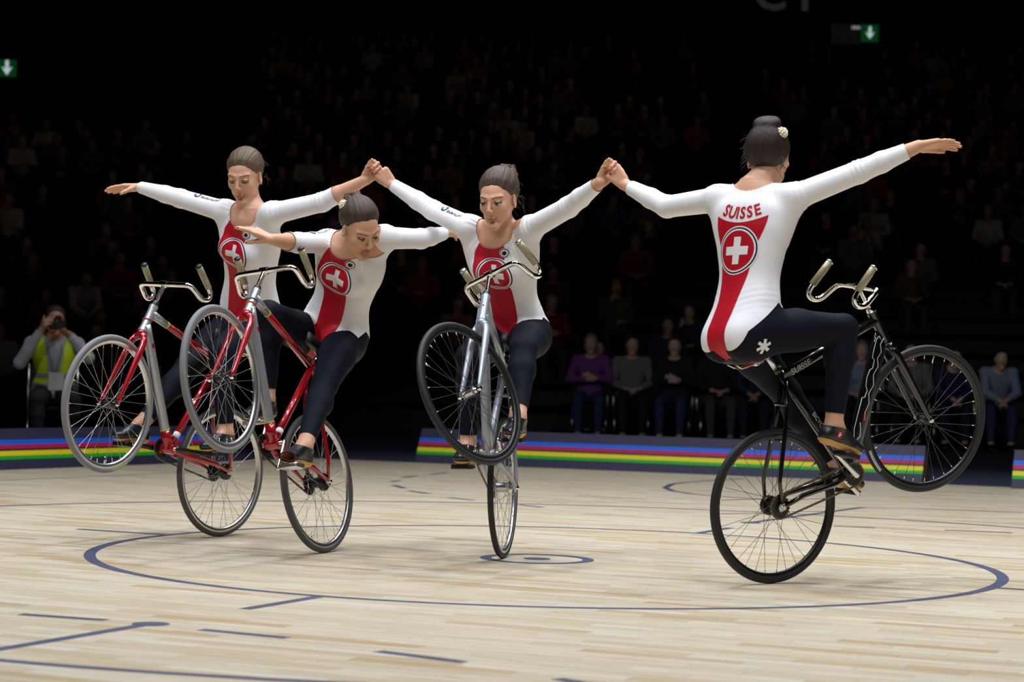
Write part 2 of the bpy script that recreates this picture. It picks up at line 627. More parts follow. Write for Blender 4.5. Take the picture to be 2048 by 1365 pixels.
# dark grandstand behind
stand = empty('grandstand', (0, 17, 0))
tag(stand, 'dark stepped grandstand of the arena', kind='structure')
ROW0, RDEP, RRISE, NROW = 18.2, 0.92, 0.285, 33
for k in range(NROW):
    y = ROW0 + RDEP * k
    w = 10 + 0.55 * k
    s = MB()
    s.box((0, y + RDEP / 2 - 17, RRISE * k / 2 - 0.003), (w, RDEP / 2, RRISE * k / 2 + 0.003) if k else (w, RDEP / 2, 0.003))
    s.build('step', M_CONC, stand, smooth=False)
    s = MB()
    s.box((0, y + 0.64 - 17, RRISE * k + 0.41), (w, 0.17, 0.02), bev=0.008)
    s.box((0, y + 0.80 - 17, RRISE * k + 0.20), (w, 0.02, 0.2))
    s.build('bench', M_BENCH, stand, smooth=False)
s = MB()
s.box((0, 50.5, 8), (40, 0.3, 8.2))
M_WALL = mat('black_wall', srgb(24, 23, 25), 0.95)
s.build('wall_back', M_WALL, smooth=False, label='black rear wall of the arena above the tiers', kind='structure')
M_PLATE = mat('grey_row_plate', srgb(150, 150, 150), 0.6)
for px, py in ((1371, 451), (1331, 513), (1294, 577), (1255, 640), (1490, 275), (1448, 330)):
    k = int(round((640 - py) / 13.5)) + 4
    q = at(px, py, ROW0 + RDEP * max(k, 1) - 0.02)
    s = MB()
    s.box((q[0], q[1] - 17, max(q[2], 0.1)), (0.075, 0.006, 0.05), bev=0.004)
    s.build('row_plate', M_PLATE, stand, smooth=False)

# emergency exit signs and the sector letters
M_EXITG = mat('exit_green', srgb(10, 70, 32), 0.5, emit=srgb(10, 92, 40), estr=0.30)
M_EXITW = mat('exit_white', srgb(225, 235, 235), 0.5, emit=srgb(215, 230, 240), estr=0.62)
M_EXITW2 = mat('exit_white_dim', srgb(225, 235, 235), 0.5, emit=srgb(215, 230, 240), estr=0.25)
M_BOXG = mat('dark_sign_box', srgb(52, 46, 44), 0.7, emit=srgb(40, 36, 36), estr=0.15)
def exit_sign(px, py, lab, Y, extra=False):
    c = at(px, py, Y)
    h = 0.215 * (Y + CD) / 55.6
    t = empty('exit_sign', tuple(c), lab, 'exit sign')
    s = MB(); s.box((0, 0.05, 0), (h, 0.05, h), bev=0.01); s.build('housing', M_EXITG, t, smooth=False)
    s = MB()
    s.box((0, -0.006, 0.075), (0.032, 0.006, 0.085))
    s.prism([(-.115, .03), (-.06, .03), (.0, -.075), (.06, .03), (.115, .03), (.0, -.16)][0:0] or [(-.11, .02), (0, -.15), (.11, .02), (.0, -.045)], 0, 0.012, M=[[1, 0, 0], [0, 0, -1], [0, 1, 0]])
    s.build('arrow', M_EXITW, t, smooth=False)
    zt = RRISE * int((Y - ROW0) / RDEP)
    s = MB(); s.tube([(0, .1, -h * .9), (0, .1, zt - c[2])], .03, 8); s.build('post', M_BENCH, t)
    if extra:
        s = MB(); s.box((-0.62, 0.05, -0.03), (0.36, 0.05, 0.26), bev=0.01); s.build('side_box', M_BOXG, t, smooth=False)
        s = MB(); s.box((-0.36, -0.008, 0.13), (0.11, 0.006, 0.035), bev=0.005); s.build('lit_mark', M_EXITW2, t, smooth=False)
    return t
exit_sign(14, 136, 'small green exit sign with down arrow, far left in the dark', 36.0)
exit_sign(1740, 66, 'green exit sign with down arrow high above the right rider', 46.0, True)

def text_mesh(body, size, extrude=0.0, offset=0.0, space=1.0, align='CENTER'):
    cu = bpy.data.curves.new('t', 'FONT')
    cu.body = body
    cu.size = size
    cu.extrude = extrude
    cu.offset = offset
    cu.space_character = space
    cu.align_x = align
    cu.resolution_u = 3
    o = bpy.data.objects.new('t', cu)
    COL.objects.link(o)
    dg = bpy.context.evaluated_depsgraph_get()
    dg.update()
    me = bpy.data.meshes.new_from_object(o.evaluated_get(dg))
    bpy.data.objects.remove(o, do_unlink=True)
    bpy.data.curves.remove(cu)
    return me
me = text_mesh('C1', 1.3, 0.02, 0.02, 1.25)
M_LET = mat('glowing_grey_letters', srgb(120, 112, 104), 0.7, emit=srgb(60, 56, 52), estr=0.35)  # faint glow stands in for light falling on the painted letters
c = at(1570, 19, 50.0)
o = obj('sector_letters', me, M_LET, label='large dim grey sector letters cut by the top picture edge', cat='sign')
o.matrix_world = Matrix.Translation(Vector(c)) @ Matrix.Rotation(R_(90), 4, 'X')
# ================================================================ bicycles
def rz(a): c, s = math.cos(a), math.sin(a); return np.array([[c, -s, 0], [s, c, 0], [0, 0, 1]])
def rx(a): c, s = math.cos(a), math.sin(a); return np.array([[1, 0, 0], [0, c, -s], [0, s, c]])
def ry(a): c, s = math.cos(a), math.sin(a); return np.array([[c, 0, s], [0, 1, 0], [-s, 0, c]])
def axrot(k, a):
    K = np.array([[0, -k[2], k[1]], [k[2], 0, -k[0]], [-k[1], k[0], 0]])
    return np.eye(3) + math.sin(a) * K + (1 - math.cos(a)) * K @ K
def mat4(R, t):
    m = Matrix.Identity(4)
    for i in range(3):
        for j in range(3):
            m[i][j] = float(R[i][j])
        m[i][3] = float(t[i])
    return m
WR = 0.3115
BBP = v3(.3921, 0, -.0364)
HBP = v3(.7736, 0, .3967)
HTP = v3(.7482, 0, .5266)
HAX = nrm(HTP - HBP)
HFW = nrm(np.cross(v3(0, 1, 0), HAX))
FORK = 0.3978
POSE = {'A': [-1.55687, 0.77694, -2.11945, 0.38318, 0.01096, 0.06692], 'B': [-0.97275, 0.027, -1.97299, 0.56924, 0.15949, 0.02771],
        'C': [-0.18378, -0.01249, -1.73348, 0.50999, 0.02531, -0.57787], 'D': [0.90385, -0.8792, 0.55945, 0.42606, 0.03541, -0.12763]}
CRANK = {'A': 166, 'B': -80, 'C': -5, 'D': -60}     # left crank, degrees in the bicycle's frame
CRL, PEDY = 0.15, 0.135
def bike_frame(n):
    cx, cy, psi, th, ph, de = POSE[n]
    M = rz(psi) @ rx(ph) @ ry(-th)
    up = rz(psi) @ rx(ph) @ v3(0, 0, 1)
    return M, v3(cx, cy, 0) + up * WR, v3(cx, cy, 0)

M_CHROME = mat('polished_chrome', (0.88, 0.87, 0.85), 0.08, 1.0, var=0.02)
M_STEEL = mat('brushed_steel', (0.62, 0.62, 0.62), 0.28, 1.0, var=0.05)
M_ALU = mat('satin_aluminium', (0.70, 0.71, 0.73), 0.32, 1.0, var=0.04)
M_CHAIN = mat('dark_brass_chain', (0.16, 0.13, 0.09), 0.4, 0.9, var=0.1)
M_BLKP = mat('black_parts', srgb(20, 20, 22), 0.35, var=0.1)
M_RUBB = mat('black_tyre_rubber', srgb(24, 24, 27), 0.62, var=0.12)
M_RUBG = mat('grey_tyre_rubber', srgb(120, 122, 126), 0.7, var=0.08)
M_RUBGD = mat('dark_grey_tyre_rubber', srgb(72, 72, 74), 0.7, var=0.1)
M_TAPE = mat('clear_grip_tape', srgb(150, 142, 108), 0.22, 0.0, coat=0.6, var=0.15)
M_RED = mat('red_frame_lacquer', srgb(156, 8, 22), 0.22, 0.0, coat=0.8, var=0.05)
M_SIL = mat('silver_frame_lacquer', srgb(165, 168, 172), 0.3, 0.55, coat=0.4, var=0.04)
M_SIL2 = mat('blue_silver_frame_lacquer', srgb(150, 156, 168), 0.34, 0.35, coat=0.25, var=0.04)
M_BLK = mat('black_frame_lacquer', srgb(14, 14, 16), 0.2, 0.0, coat=0.7, var=0.05)
M_LIME = mat('lime_band', srgb(170, 190, 40), 0.4)
M_LEATH = mat('brown_leather', srgb(146, 84, 30), 0.55, var=0.2)
M_SADB = mat('black_saddle_cover', srgb(20, 20, 22), 0.5, bump=0.2)
M_SPK = mat('steel_spoke', (0.42, 0.42, 0.43), 0.35, 1.0, var=0.03)
M_SPKB = mat('black_spoke', (0.07, 0.07, 0.07), 0.35, 0.6, var=0.03)
M_NIP = mat('brass_nipple', (0.9, 0.86, 0.78), 0.25, 1.0, var=0.03)
M_WHITE = mat('white_print', srgb(225, 225, 225), 0.5, var=0.02)
M_CORD1 = mat('blue_hair_band', srgb(40, 95, 140), 0.8, var=0.3, nscale=200)
M_CORD2 = mat('orange_hair_band', srgb(205, 95, 35), 0.8, var=0.4, nscale=200)
M_CORD3 = mat('pink_hair_band', srgb(165, 45, 90), 0.8, var=0.4, nscale=200)

def spoke_mesh(nm, m):
    s = MB()
    s.tube([(0, 0, 0), (0, 0, 0.94)], 0.0010, seg=5, cap=False)
    me = s.mesh(nm)
    me.materials.append(m)
    return me
SPK = {'steel': spoke_mesh('spoke', M_SPK), 'black': spoke_mesh('spoke', M_SPKB)}
_s = MB(); _s.tube([(0, 0, 0.935), (0, 0, 0.985)], [0.0018, 0.0024], seg=6)
NIP = _s.mesh('nipple'); NIP.materials.append(M_NIP)
def wheel(parent, name, M4, rimm, tyrem, spk, hubm, front=True, phase=0.0):
    """axle along local y"""
    s = MB()
    RO = WR - 0.021          # rim outer edge
    s.lathe([(RO, -.0095), (RO - .004, -.0105), (RO - .016, -.0088), (RO - .021, -.004), (RO - .021, .004), (RO - .016, .0088), (RO - .004, .0105), (RO, .0095), (RO - .005, .004), (RO - .005, -.004)], 72)
    w = s.build(name, rimm, parent, auto=50)
    w.matrix_local = M4
    s = MB()
    a = np.radians(np.arange(0, 360, 30))
    s.lathe([(WR - .0135 + .0135 * math.cos(t), .0135 * math.sin(t)) for t in a], 72)
    s.build('tyre', tyrem, w)
    # hub
    fr, fw = (0.020, 0.028) if front else (0.030, 0.030)
    s = MB()
    br = 0.013 if front else 0.022
    s.lathe([(br, -fw + .004), (fr, -fw + .003), (fr, -fw), (br, -fw - .002), (.008, -fw - .012), (.008, fw + .012), (br, fw + .002), (fr, fw), (fr, fw - .003), (br, fw - .004)], 20)
    s.build('hub', hubm, w, auto=40)
    s = MB()
    nw = 0.062 if front else 0.072
    s.tube([(0, -nw, 0), (0, nw, 0)], 0.0045, 8)
    for sg in (-1, 1):
        s.lathe([(.0095, sg * (nw - .014)), (.0095, sg * (nw - .006)), (.007, sg * nw), (.0, sg * nw), (.0, sg * (nw - .014))], 8)
    s.build('axle_nut', M_CHROME, w, auto=35)
    ns = 32
    for i in range(ns):
        th = 2 * math.pi * (i + 0.5) / ns + phase
        side = 1 if i % 2 else -1
        cr = 1 if (i // 2) % 2 else -1
        hub = v3(fr * .92 * math.cos(th + cr * R_(67.5)), side * fw, fr * .92 * math.sin(th + cr * R_(67.5)))
        rim = v3((RO - .019) * math.cos(th), side * .002, (RO - .019) * math.sin(th))
        d = rim - hub
        ln = np.linalg.norm(d)
        q = Vector(d).to_track_quat('Z', 'Y').to_matrix().to_4x4()
        m4 = Matrix.Translation(Vector(hub)) @ q @ Matrix.Diagonal((1, 1, ln, 1))
        o = bpy.data.objects.new('spoke', SPK[spk]); put(o, w); o.matrix_local = m4
        if i == 0:
            nm4 = []
        nm4.append(m4)
    # all the little nipples of one wheel are one part
    s = MB()
    nv = np.array([v.co[:] for v in NIP.vertices])
    nf = [list(p.vertices) for p in NIP.polygons]
    for m4 in nm4:
        R4 = np.array(m4)
        P = nv @ R4[:3, :3].T + R4[:3, 3]
        s.add(P, [f for f in nf if len(f) == 4], [f for f in nf if len(f) == 3])
    s.build('nipple', M_NIP, w, kind='stuff')
    # valve
    s = MB()
    th = phase + 1.1
    d = v3(math.cos(th), 0, math.sin(th))
    s.tube([d * (RO - .02), d * (RO - .055)], [.003, .0025], 6)
    s.build('valve', M_CHROME, w)
    return w

def decal_text(parent, body, size, origin, xdir, ydir, m, name='lettering', extr=0.0006, offset=0.0, space=1.0):
    me = text_mesh(body, size, 0.0, offset, space)
    V = np.array([v.co[:] for v in me.vertices])
    xdir = nrm(xdir)
    ydir = nrm(ydir)
    P = np.asarray(origin) + V[:, :1] * xdir + V[:, 1:2] * ydir
    me.vertices.foreach_set('co', P.astype(np.float32).ravel())
    me.update()
    return obj(name, me, m, parent)

def build_bike(n, label, col):
    M, O, C = bike_frame(n)
    root = empty('artistic_bicycle', label=label, cat='bicycle', group='artistic cycling bicycles', mw=mat4(M, C))
    off = M.T @ (O - C)
    de = POSE[n][5]
    S = axrot(HAX, de)
    L = lambda v: np.asarray(v, float) + off
    ls = lambda v: HBP + S @ (np.asarray(v, float)) + off            # steering frame: origin at lower head
    def st(x, y, z): return HBP + S @ (HFW * x + v3(0, 1, 0) * y + HAX * z) + off
    hlen = np.linalg.norm(HTP - HBP)
    SEAT = v3(.225, 0, .475)
    # ---- frame
    s = MB(); s.tube([L(HBP - HAX * .004), L(HBP + HAX * .02), L(HTP - HAX * .02), L(HTP + HAX * .004)], [.0225, .0195, .0195, .0215], 20); s.build('head_tube', col['head'], root, auto=40)
    dt0, dt1 = HBP + HAX * .035, BBP + v3(.004, 0, .006)
    dd = nrm(dt1 - dt0)
    s = MB()
    if n == 'D':
        s.tube([L(dt0), L(dt0 + (dt1 - dt0) * .1), L(dt0 + (dt1 - dt0) * .8), L(dt1)], [.030, .040, .038, .026], 20, ell=(0.42, 1.0), up=v3(0, 1, 0))
    else:
        s.tube([L(dt0), L(dt0 + (dt1 - dt0) * .1), L(dt0 + (dt1 - dt0) * .84), L(dt1)], [.024, .0235, .0225, .0225], 20)
    s.build('down_tube', col['down'], root)
    tt0, tt1 = HTP - HAX * .035, SEAT + v3(0, 0, -.005)
    sp = 0.22
    s = MB(); s.tube([L(tt0 + (tt1 - tt0) * (sp if col['top'] is not col['head'] else 0.0)), L(tt1)], .0195 if n == 'D' else .0155, 16); s.build('top_tube', col['top'], root)
    if col['top'] is not col['head']:
        s = MB(); s.tube([L(tt0), L(tt0 + (tt1 - tt0) * sp)], [.021, .0165], 16); s.build('top_tube_lug', col['head'], root)
        q = tt0 + (tt1 - tt0) * sp
        s = MB(); s.tube([L(q), L(q + (tt1 - tt0) * .018)], .0172, 16); s.build('lime_band', M_LIME, root)
        q = dt0 + (dt1 - dt0) * .845
        s = MB(); s.tube([L(q), L(q + dd * .006)], .0232, 16); s.build('lime_band', M_LIME, root)
        s = MB(); s.tube([L(q + dd * .006), L(dt1)], .0231, 16); s.build('down_tube_foot', col['seat'], root)
    s = MB(); s.tube([L(BBP), L(SEAT + v3(-.008, 0, .025))], .0165, 16); s.build('seat_tube', col['seat'], root)
    s = MB(); s.lathe([(.021, -.034), (.023, -.032), (.023, .032), (.021, .034), (.012, .035), (.012, -.035)], 20, c=L(BBP)); s.build('bottom_bracket_shell', col['seat'], root, auto=40)
    drop = 0.056
    for sg in (1, -1):
        s = MB(); s.tube([L(BBP + v3(-.02, sg * .022, 0)), L(BBP + v3(-.10, sg * .036, .002)), L(v3(.12, sg * .050, -.004)), L(v3(.012, sg * drop, -.002))], [.0135, .0125, .011, .009], 12); s.build('chain_stay', col['stay'], root)
        s = MB(); s.tube([L(SEAT + v3(.004, sg * .014, -.03)), L(SEAT + v3(-.06, sg * .034, -.16)), L(v3(.028, sg * .052, .10)), L(v3(.004, sg * drop, .012))], [.009, .0095, .009, .0075], 12); s.build('seat_stay', col['stay'], root)
        s = MB(); s.prism([(-.016, -.014), (.012, -.016), (.022, .0), (.010, .016), (-.012, .014), (-.02, .0)], -.003, .003, M=[[1, 0, 0], [0, 0, 1], [0, 1, 0]], c=L(v3(0, sg * drop, 0))); s.build('dropout', M_STEEL, root, smooth=False)
    s = MB(); s.tube([L(SEAT + v3(-.045, -.033, -.11)), L(SEAT + v3(-.045, .033, -.11))], .007, 10); s.build('stay_bridge', col['stay'], root)
    # ---- seat post and saddle
    s = MB(); s.tube([L(SEAT + v3(-.012, 0, .02)), L(SEAT + v3(-.042, 0, .105))], .0125, 14); s.build('seat_post', M_STEEL if n != 'D' else M_ALU, root)
    s = MB(); s.tube([L(SEAT + v3(-.006, 0, .018)), L(SEAT + v3(-.013, 0, .034))], .0195, 14); s.build('seat_clamp', M_BLKP, root)
    xs = np.linspace(-.075, .225, 15)
    sad = v3(.06, 0, .612)
    tilt = ry(R_(5))
    V = []
    seg = 20
    for x in xs:
        f = (x + .075) / .30
        hw = .072 * (1 - f) ** 1.5 + .019 if f < .95 else .013
        if f < 0.02: hw = .045
        th = .020 + .010 * f
        zc = .018 * (1 - f) ** 2
        for k in range(seg):
            a = 2 * math.pi * k / seg
            ca_, sa_ = math.cos(a), math.sin(a)
            y = hw * math.copysign(abs(ca_) ** .75, ca_)
            z = zc + (th * .8 if sa_ > 0 else th) * math.copysign(abs(sa_) ** .8, sa_) - .012 * (abs(ca_) ** 2) * (1 - f)
            V.append(sad + tilt @ v3(x + .02, y, z) + off)
    k = np.arange(seg)
    F = [np.stack([i * seg + k, i * seg + (k + 1) % seg, (i + 1) * seg + (k + 1) % seg, (i + 1) * seg + k], 1) for i in range(14)]
    V += [sad + tilt @ v3(-.057, 0, .016) + off, sad + tilt @ v3(.247, 0, 0) + off]
    T = np.concatenate([np.stack([np.full(seg, 300), (k + 1) % seg, k], 1), np.stack([np.full(seg, 301), 14 * seg + k, 14 * seg + (k + 1) % seg], 1)])
    s = MB(); s.add(V, np.concatenate(F), T); sd = s.build('saddle', M_SADB, root)
    s = MB(); s.ball(sad + tilt @ v3(.07, 0, -.020) + off, (.105, .024, .012), 14, 8); s.build('leather_underside', M_LEATH, sd)
    s = MB()
    for sg in (1, -1):
        s.tube([sad + tilt @ p + off for p in (v3(-.045, sg * .03, -.008), v3(-.02, sg * .024, -.03), v3(.05, sg * .02, -.034), v3(.12, sg * .018, -.03), v3(.18, sg * .008, -.012))], .0038, 8)
    s.build('rail', M_STEEL, sd)
    s = MB()
    s.box(sad + v3(.065, 0, -.038) + off, (.022, .030, .010), bev=.004)
    s.tube([sad + v3(.065, -.034, -.038) + off, sad + v3(.065, .034, -.038) + off], .006, 8)
    s.build('saddle_clamp', M_ALU, root, auto=40)
    # ---- fork, stem, bars
    s = MB(); s.tube([st(0, 0, -.002), st(0, 0, -.012), st(0, 0, -.03)], [.021, .022, .021], 18); s.tube([st(0, -.030, -.043), st(0, -.018, -.030), st(0, 0, -.024), st(0, .018, -.030), st(0, .030, -.043)], [.015, .0175, .019, .0175, .015], 14); fk = s.build('fork', col['fork'], root)
    for sg in (1, -1):
        s = MB(); s.tube([st(0, sg * .022, -.033), st(0, sg * .033, -.05), st(0, sg * .039, -.075), st(.0, sg * .043, -.16), st(0, sg * .049, -FORK + .03), st(0, sg * .050, -FORK)], [.0145, .0160, .0155, .0145, .0095, .008], 14, ell=(1.15, .85), up=S @ HFW); s.build('fork_blade', col['fork'], fk)
    s = MB(); s.tube([st(0, 0, hlen + .004), st(0, 0, hlen + .014), st(0, 0, hlen + .028), st(0, 0, hlen + .032)], [.0165, .0185, .0155, .012], 16); s.build('headset', M_BLKP if n != 'D' else M_CHROME, root, auto=35)
    s = MB(); s.tube([st(0, 0, hlen + .028), st(0, 0, hlen + .122)], .0105, 14); s.tube([st(0, -.018, hlen + .130), st(0, .018, hlen + .130)], .0175, 14); s.build('stem', M_CHROME, root, auto=40)
    zb = hlen + .130
    path = []
    W2 = .148
    for y in (0, .06, .115): path.append((0, y, 0))
    path += [(-.004, W2 - .012, 0), (-.018, W2, 0.0), (-.045, W2 + .006, -.004), (-.085, W2 + .012, -.012), (-.108, W2 + .016, -.010), (-.128, W2 + .019, .004), (-.136, W2 + .020, .024), (-.128, W2 + .020, .044), (-.110, W2 + .019, .055), (-.095, W2 + .018, .060)]
    grip = [(-.102, W2 + .0185, .058), (-.02, W2 + .014, .086), (.012, W2 + .012, .097)]
    full = [st(x, y, zb + z) for x, y, z in path]
    right = [st(x, -y, zb + z) for x, y, z in path]
    pts = np.array(right[::-1] + full[1:])
    # smooth the path
    for _ in range(2):
        q = [pts[0]]
        for i in range(len(pts) - 1):
            q += [pts[i] * .75 + pts[i + 1] * .25, pts[i] * .25 + pts[i + 1] * .75]
        q.append(pts[-1])
        pts = np.array(q)
    s = MB(); s.tube(pts, .0122, 14); hb = s.build('handlebar', M_CHROME, root)
    for sg in (1, -1):
        g = [st(x, sg * y, zb + z) for x, y, z in grip]
        s = MB(); s.tube(np.array(g), [.0155, .0160, .0155], 14); gr = s.build('grip', M_TAPE, hb)
        e = g[-1] - g[-2]; e = nrm(e)
        s = MB(); s.tube([g[-1] - e * .002, g[-1] + e * .004, g[-1] + e * .009], [.0162, .0162, .010], 14); s.build('grip_cap', M_BLKP if n in 'AB' else M_STEEL, gr)
    # ---- wheels
    Wm = np.eye(3)
    wheel(root, 'rear_wheel', mat4(Wm, off), col['rim'], col['rtyre'], col['spk'], col['hub'], False, .3 + ord(n))
    fa = st(0, 0, -FORK) - off
    Fm = np.stack([S @ HFW, S @ v3(0, 1, 0), S @ HAX], 1)
    fw_ = wheel(root, 'front_wheel', mat4(Fm, fa + off), col['frim'], col['ftyre'], col.get('fspk', col['spk']), col['hub'], True, .9 + ord(n))
    if n in 'AD':
        # maker's print on the tyre wall
        s = MB()
        a0 = {'A': -150, 'D': -188}[n]
        sgn = {'A': 1, 'D': -1}[n]
        aa = np.radians(np.linspace(a0, a0 + 20, 12))
        V = [[(WR - q) * math.cos(t), sgn * (.0135 * math.sqrt(max(0, 1 - ((WR - q - (WR - .0135)) / .0135) ** 2)) + .0006), (WR - q) * math.sin(t)] for q in (.0085, .0185) for t in aa]
        s.add(V, [[i, i + 1, 13 + i, 12 + i] for i in range(11)])
        s.build('tyre_print', M_LIME if n == 'A' else M_WHITE, fw_)
    # ---- drive train (right-hand side)
    cy = -.044
    def gear(c, r, nt, th, m, name, par):
        V = []
        a = np.linspace(0, 2 * np.pi, nt * 4, endpoint=False)
        rr = r + .0028 * np.sign(np.sin(a * nt + .4))
        s = MB()
        for y in (-th, th):
            V.append(np.stack([c[0] + rr * np.cos(a), np.full_like(a, c[1] + y), c[2] + rr * np.sin(a)], 1))
        m_ = len(a)
        kk = np.arange(m_)
        inner = [np.stack([c[0] + r * .45 * np.cos(a), np.full_like(a, c[1] + y), c[2] + r * .45 * np.sin(a)], 1) for y in (-th, th)]
        V = np.concatenate(V + inner)
        Q = [np.stack([kk, (kk + 1) % m_, m_ + (kk + 1) % m_, m_ + kk], 1), np.stack([2 * m_ + kk, 2 * m_ + (kk + 1) % m_, (kk + 1) % m_, kk], 1), np.stack([m_ + kk, m_ + (kk + 1) % m_, 3 * m_ + (kk + 1) % m_, 3 * m_ + kk], 1), np.stack([3 * m_ + kk, 3 * m_ + (kk + 1) % m_, 2 * m_ + (kk + 1) % m_, 2 * m_ + kk], 1)]
        s.add(V, np.concatenate(Q))
        return s.build(name, m, par, smooth=False)
    gr_ = .047
    gear(L(BBP + v3(0, cy, 0)), gr_, 23, .0018, M_BLKP, 'chainring', root)
    gear(L(v3(0, cy, 0)), gr_ * .97, 22, .0018, M_BLKP, 'sprocket', root)
    if n != 'C':
        s = MB(); s.lathe([(.036, -.012), (.040, -.008), (.040, .008), (.036, .012), (.01, .014), (.01, -.014)], 24, c=L(v3(0, .030, 0))); s.build('brake_drum', M_BLKP, root, auto=40)
    # chain links
    ax = BBP
    d = nrm(ax)
    nn = v3(-d[2], 0, d[0])
    path = []
    for t in np.linspace(0, 1, 26): path.append(nn * gr_ + ax * t)
    for a in np.linspace(90, -90, 10)[1:-1]: path.append(ax + gr_ * (nn * math.sin(R_(a)) + d * math.cos(R_(a))))
    for t in np.linspace(1, 0, 26): path.append(-nn * gr_ + ax * t)
    for a in np.linspace(-90, -270, 10)[1:-1]: path.append(gr_ * (nn * math.sin(R_(a)) + d * math.cos(R_(a))))
    s = MB()
    path = np.array(path)
    for i in range(len(path)):
        a, b = path[i], path[(i + 1) % len(path)]
        e = nrm(b - a)
        ln = np.linalg.norm(b - a)
        Mx = np.stack([e, v3(0, 1, 0), np.cross(e, v3(0, 1, 0))], 1)
        s.box((a + b) / 2 + v3(0, cy, 0) + off, (ln * .42, .0032 if i % 2 else .0022, .0040), M=Mx)
    s.build('chain', M_CHAIN, root, smooth=False)
    s = MB(); s.tube([L(BBP + v3(0, -.060, 0)), L(BBP + v3(0, .060, 0))], .009, 12); s.build('crank_axle', M_STEEL, root)
    for sg, nm in ((1, 'left'), (-1, 'right')):
        a = R_(CRANK[n]) + (0 if sg > 0 else math.pi)
        e = v3(math.cos(a), 0, math.sin(a))
        b0 = BBP + v3(0, sg * .058, 0)
        b1 = BBP + e * CRL + v3(0, sg * .072, 0)
        s = MB(); s.tube([L(b0 - e * .012), L(b0), L(b0 * .5 + b1 * .5), L(b1), L(b1 + e * .011)], [.010, .0150, .0115, .0115, .008], 12, ell=(1.0, .6), up=np.cross(v3(0, 1, 0), e)); crk = s.build('crank', col['crank'], root)
        pc = BBP + e * CRL + v3(0, sg * PEDY, 0)
        fdir = FOOTDIR[n][nm]
        fl = M.T @ fdir
        fl = nrm(fl - v3(0, fl[1], 0))
        Mx = np.stack([fl, v3(0, 1, 0), np.cross(fl, v3(0, 1, 0))], 1)
        s = MB()
        s.tube([L(b1), L(pc + v3(0, sg * .045, 0))], .006, 10)
        s.box(L(pc + v3(0, -sg * .036, 0)), (.036, .006, .011), M=Mx, bev=.003)
        s.box(L(pc + v3(0, sg * .040, 0)), (.036, .006, .011), M=Mx, bev=.003)
        for fx in (-.032, .032):
            s.box(L(pc + Mx @ v3(fx, sg * .002, 0)), (.005, .040, .010), M=Mx, bev=.003)
        s.box(L(pc), (.014, .038, .010), M=Mx, bev=.004)
        s.build('pedal', col['pedal'], crk, auto=40)
    # ---- lettering and small marks
    side = -1 if n == 'D' else 1          # the side that faces the camera
    sy = v3(0, side, 0)
    if n in 'AB':
        xd = dd if side > 0 else -dd
        nv = sy
        yd = np.cross(nv, xd)
        decal_text(root, 'BICYCLE', .034, L(dt0 + (dt1 - dt0) * .45 + nrm(sy + v3(-.5, 0, .35)) * .0242 - yd * .008), xd, yd, M_BLKP)
        s = MB(); s.box((0, 0, 0), (.010, .0006, .006), M=np.stack([dd, sy, np.cross(dd, sy)], 1)); 
        o = s.build('red_mark', M_RED, root, smooth=False); o.location = Vector(L(dt0 + (dt1 - dt0) * .17 + sy * .0238))
        xs_ = nrm(SEAT - BBP)
        s = MB(); s.tube([L(BBP + xs_ * .065), L(BBP + xs_ * .095)], .0169, 16); s.build('white_label', M_WHITE, root)
        tq = nrm(tt0 - tt1)
        decal_text(root, 'SUISSE', .020, L(tt1 * .78 + tt0 * .22 + v3(0, side * .012, .0105)), -tq if side > 0 else tq, nrm(v3(0, -side * .62, .78)), M_WHITE)
        for z, mm, nm in (((.075, M_CORD1, 'blue_hair_tie'), (.052, M_CORD2, 'orange_hair_tie')) if n == 'B' else ((.06, M_CORD3, 'pink_hair_tie'),)):
            s = MB(); s.lathe([(.021 + .0032 * math.cos(t), .0032 * math.sin(t)) for t in np.linspace(0, 2 * np.pi, 8, endpoint=False)], 24, axis='z')
            o = s.build(nm, mm, root)
            zq = HAX
            xq = nrm(np.cross(v3(0, 1, 0), zq) + zq * .35)
            yq = np.cross(zq, xq)
            Rm = np.stack([HFW, v3(0, 1, 0), HAX], 1) @ ry(R_(14))
            o.matrix_local = mat4(Rm, L(HBP + HAX * z))
    if n == 'D':
        tq = nrm(tt0 - tt1)
        decal_text(root, 'SUISSE', .038, L(tt1 * .83 + tt0 * .17 + v3(0, -.0212, -.014)), tq, np.cross(v3(0, -1, 0), tq), M_WHITE, space=1.0)
        # outlined winding mark along the deep down tube
        yd = np.cross(v3(0, -1, 0), -dd)
        def pp(u, w): return L(dt0 + dd * u + v3(0, -.0176, 0) + yd * w)
        ol = [(.03, .012), (.02, .022), (.035, .032), (.09, .033), (.115, .030), (.12, .018), (.155, .016), (.165, .028), (.20, .034), (.235, .028), (.25, .016), (.28, .020), (.285, .033), (.36, .034), (.42, .034), (.455, .024), (.46, .010), (.44, -.004), (.41, .002), (.385, .012)]
        s = MB(); s.tube([pp(u, w) for u, w in ol], .0016, 6); s.build('outline_mark', M_WHITE, root)
        ol = [(.02, -.004), (.05, .006), (.08, -.008), (.11, .004), (.14, -.010), (.18, .004), (.22, -.010), (.26, .004), (.30, -.010), (.34, .0), (.37, -.008)]
        s = MB(); s.tube([pp(u, w) for u, w in ol], .0014, 6); s.build('outline_mark', M_WHITE, root)
        s = MB(); s.box((0, 0, 0), (.016, .0006, .007), M=np.stack([dd, v3(0, -1, 0), np.cross(dd, v3(0, -1, 0))], 1)); o = s.build('red_mark', M_RED, root, smooth=False); o.location = Vector(pp(.36, -.004))
        xs_ = nrm(BBP - SEAT)
        decal_text(root, 'BICYCLE', .026, L(SEAT * .5 + BBP * .5 + v3(.008, -.0148, .004)), xs_, np.cross(v3(0, -1, 0), xs_), M_WHITE)
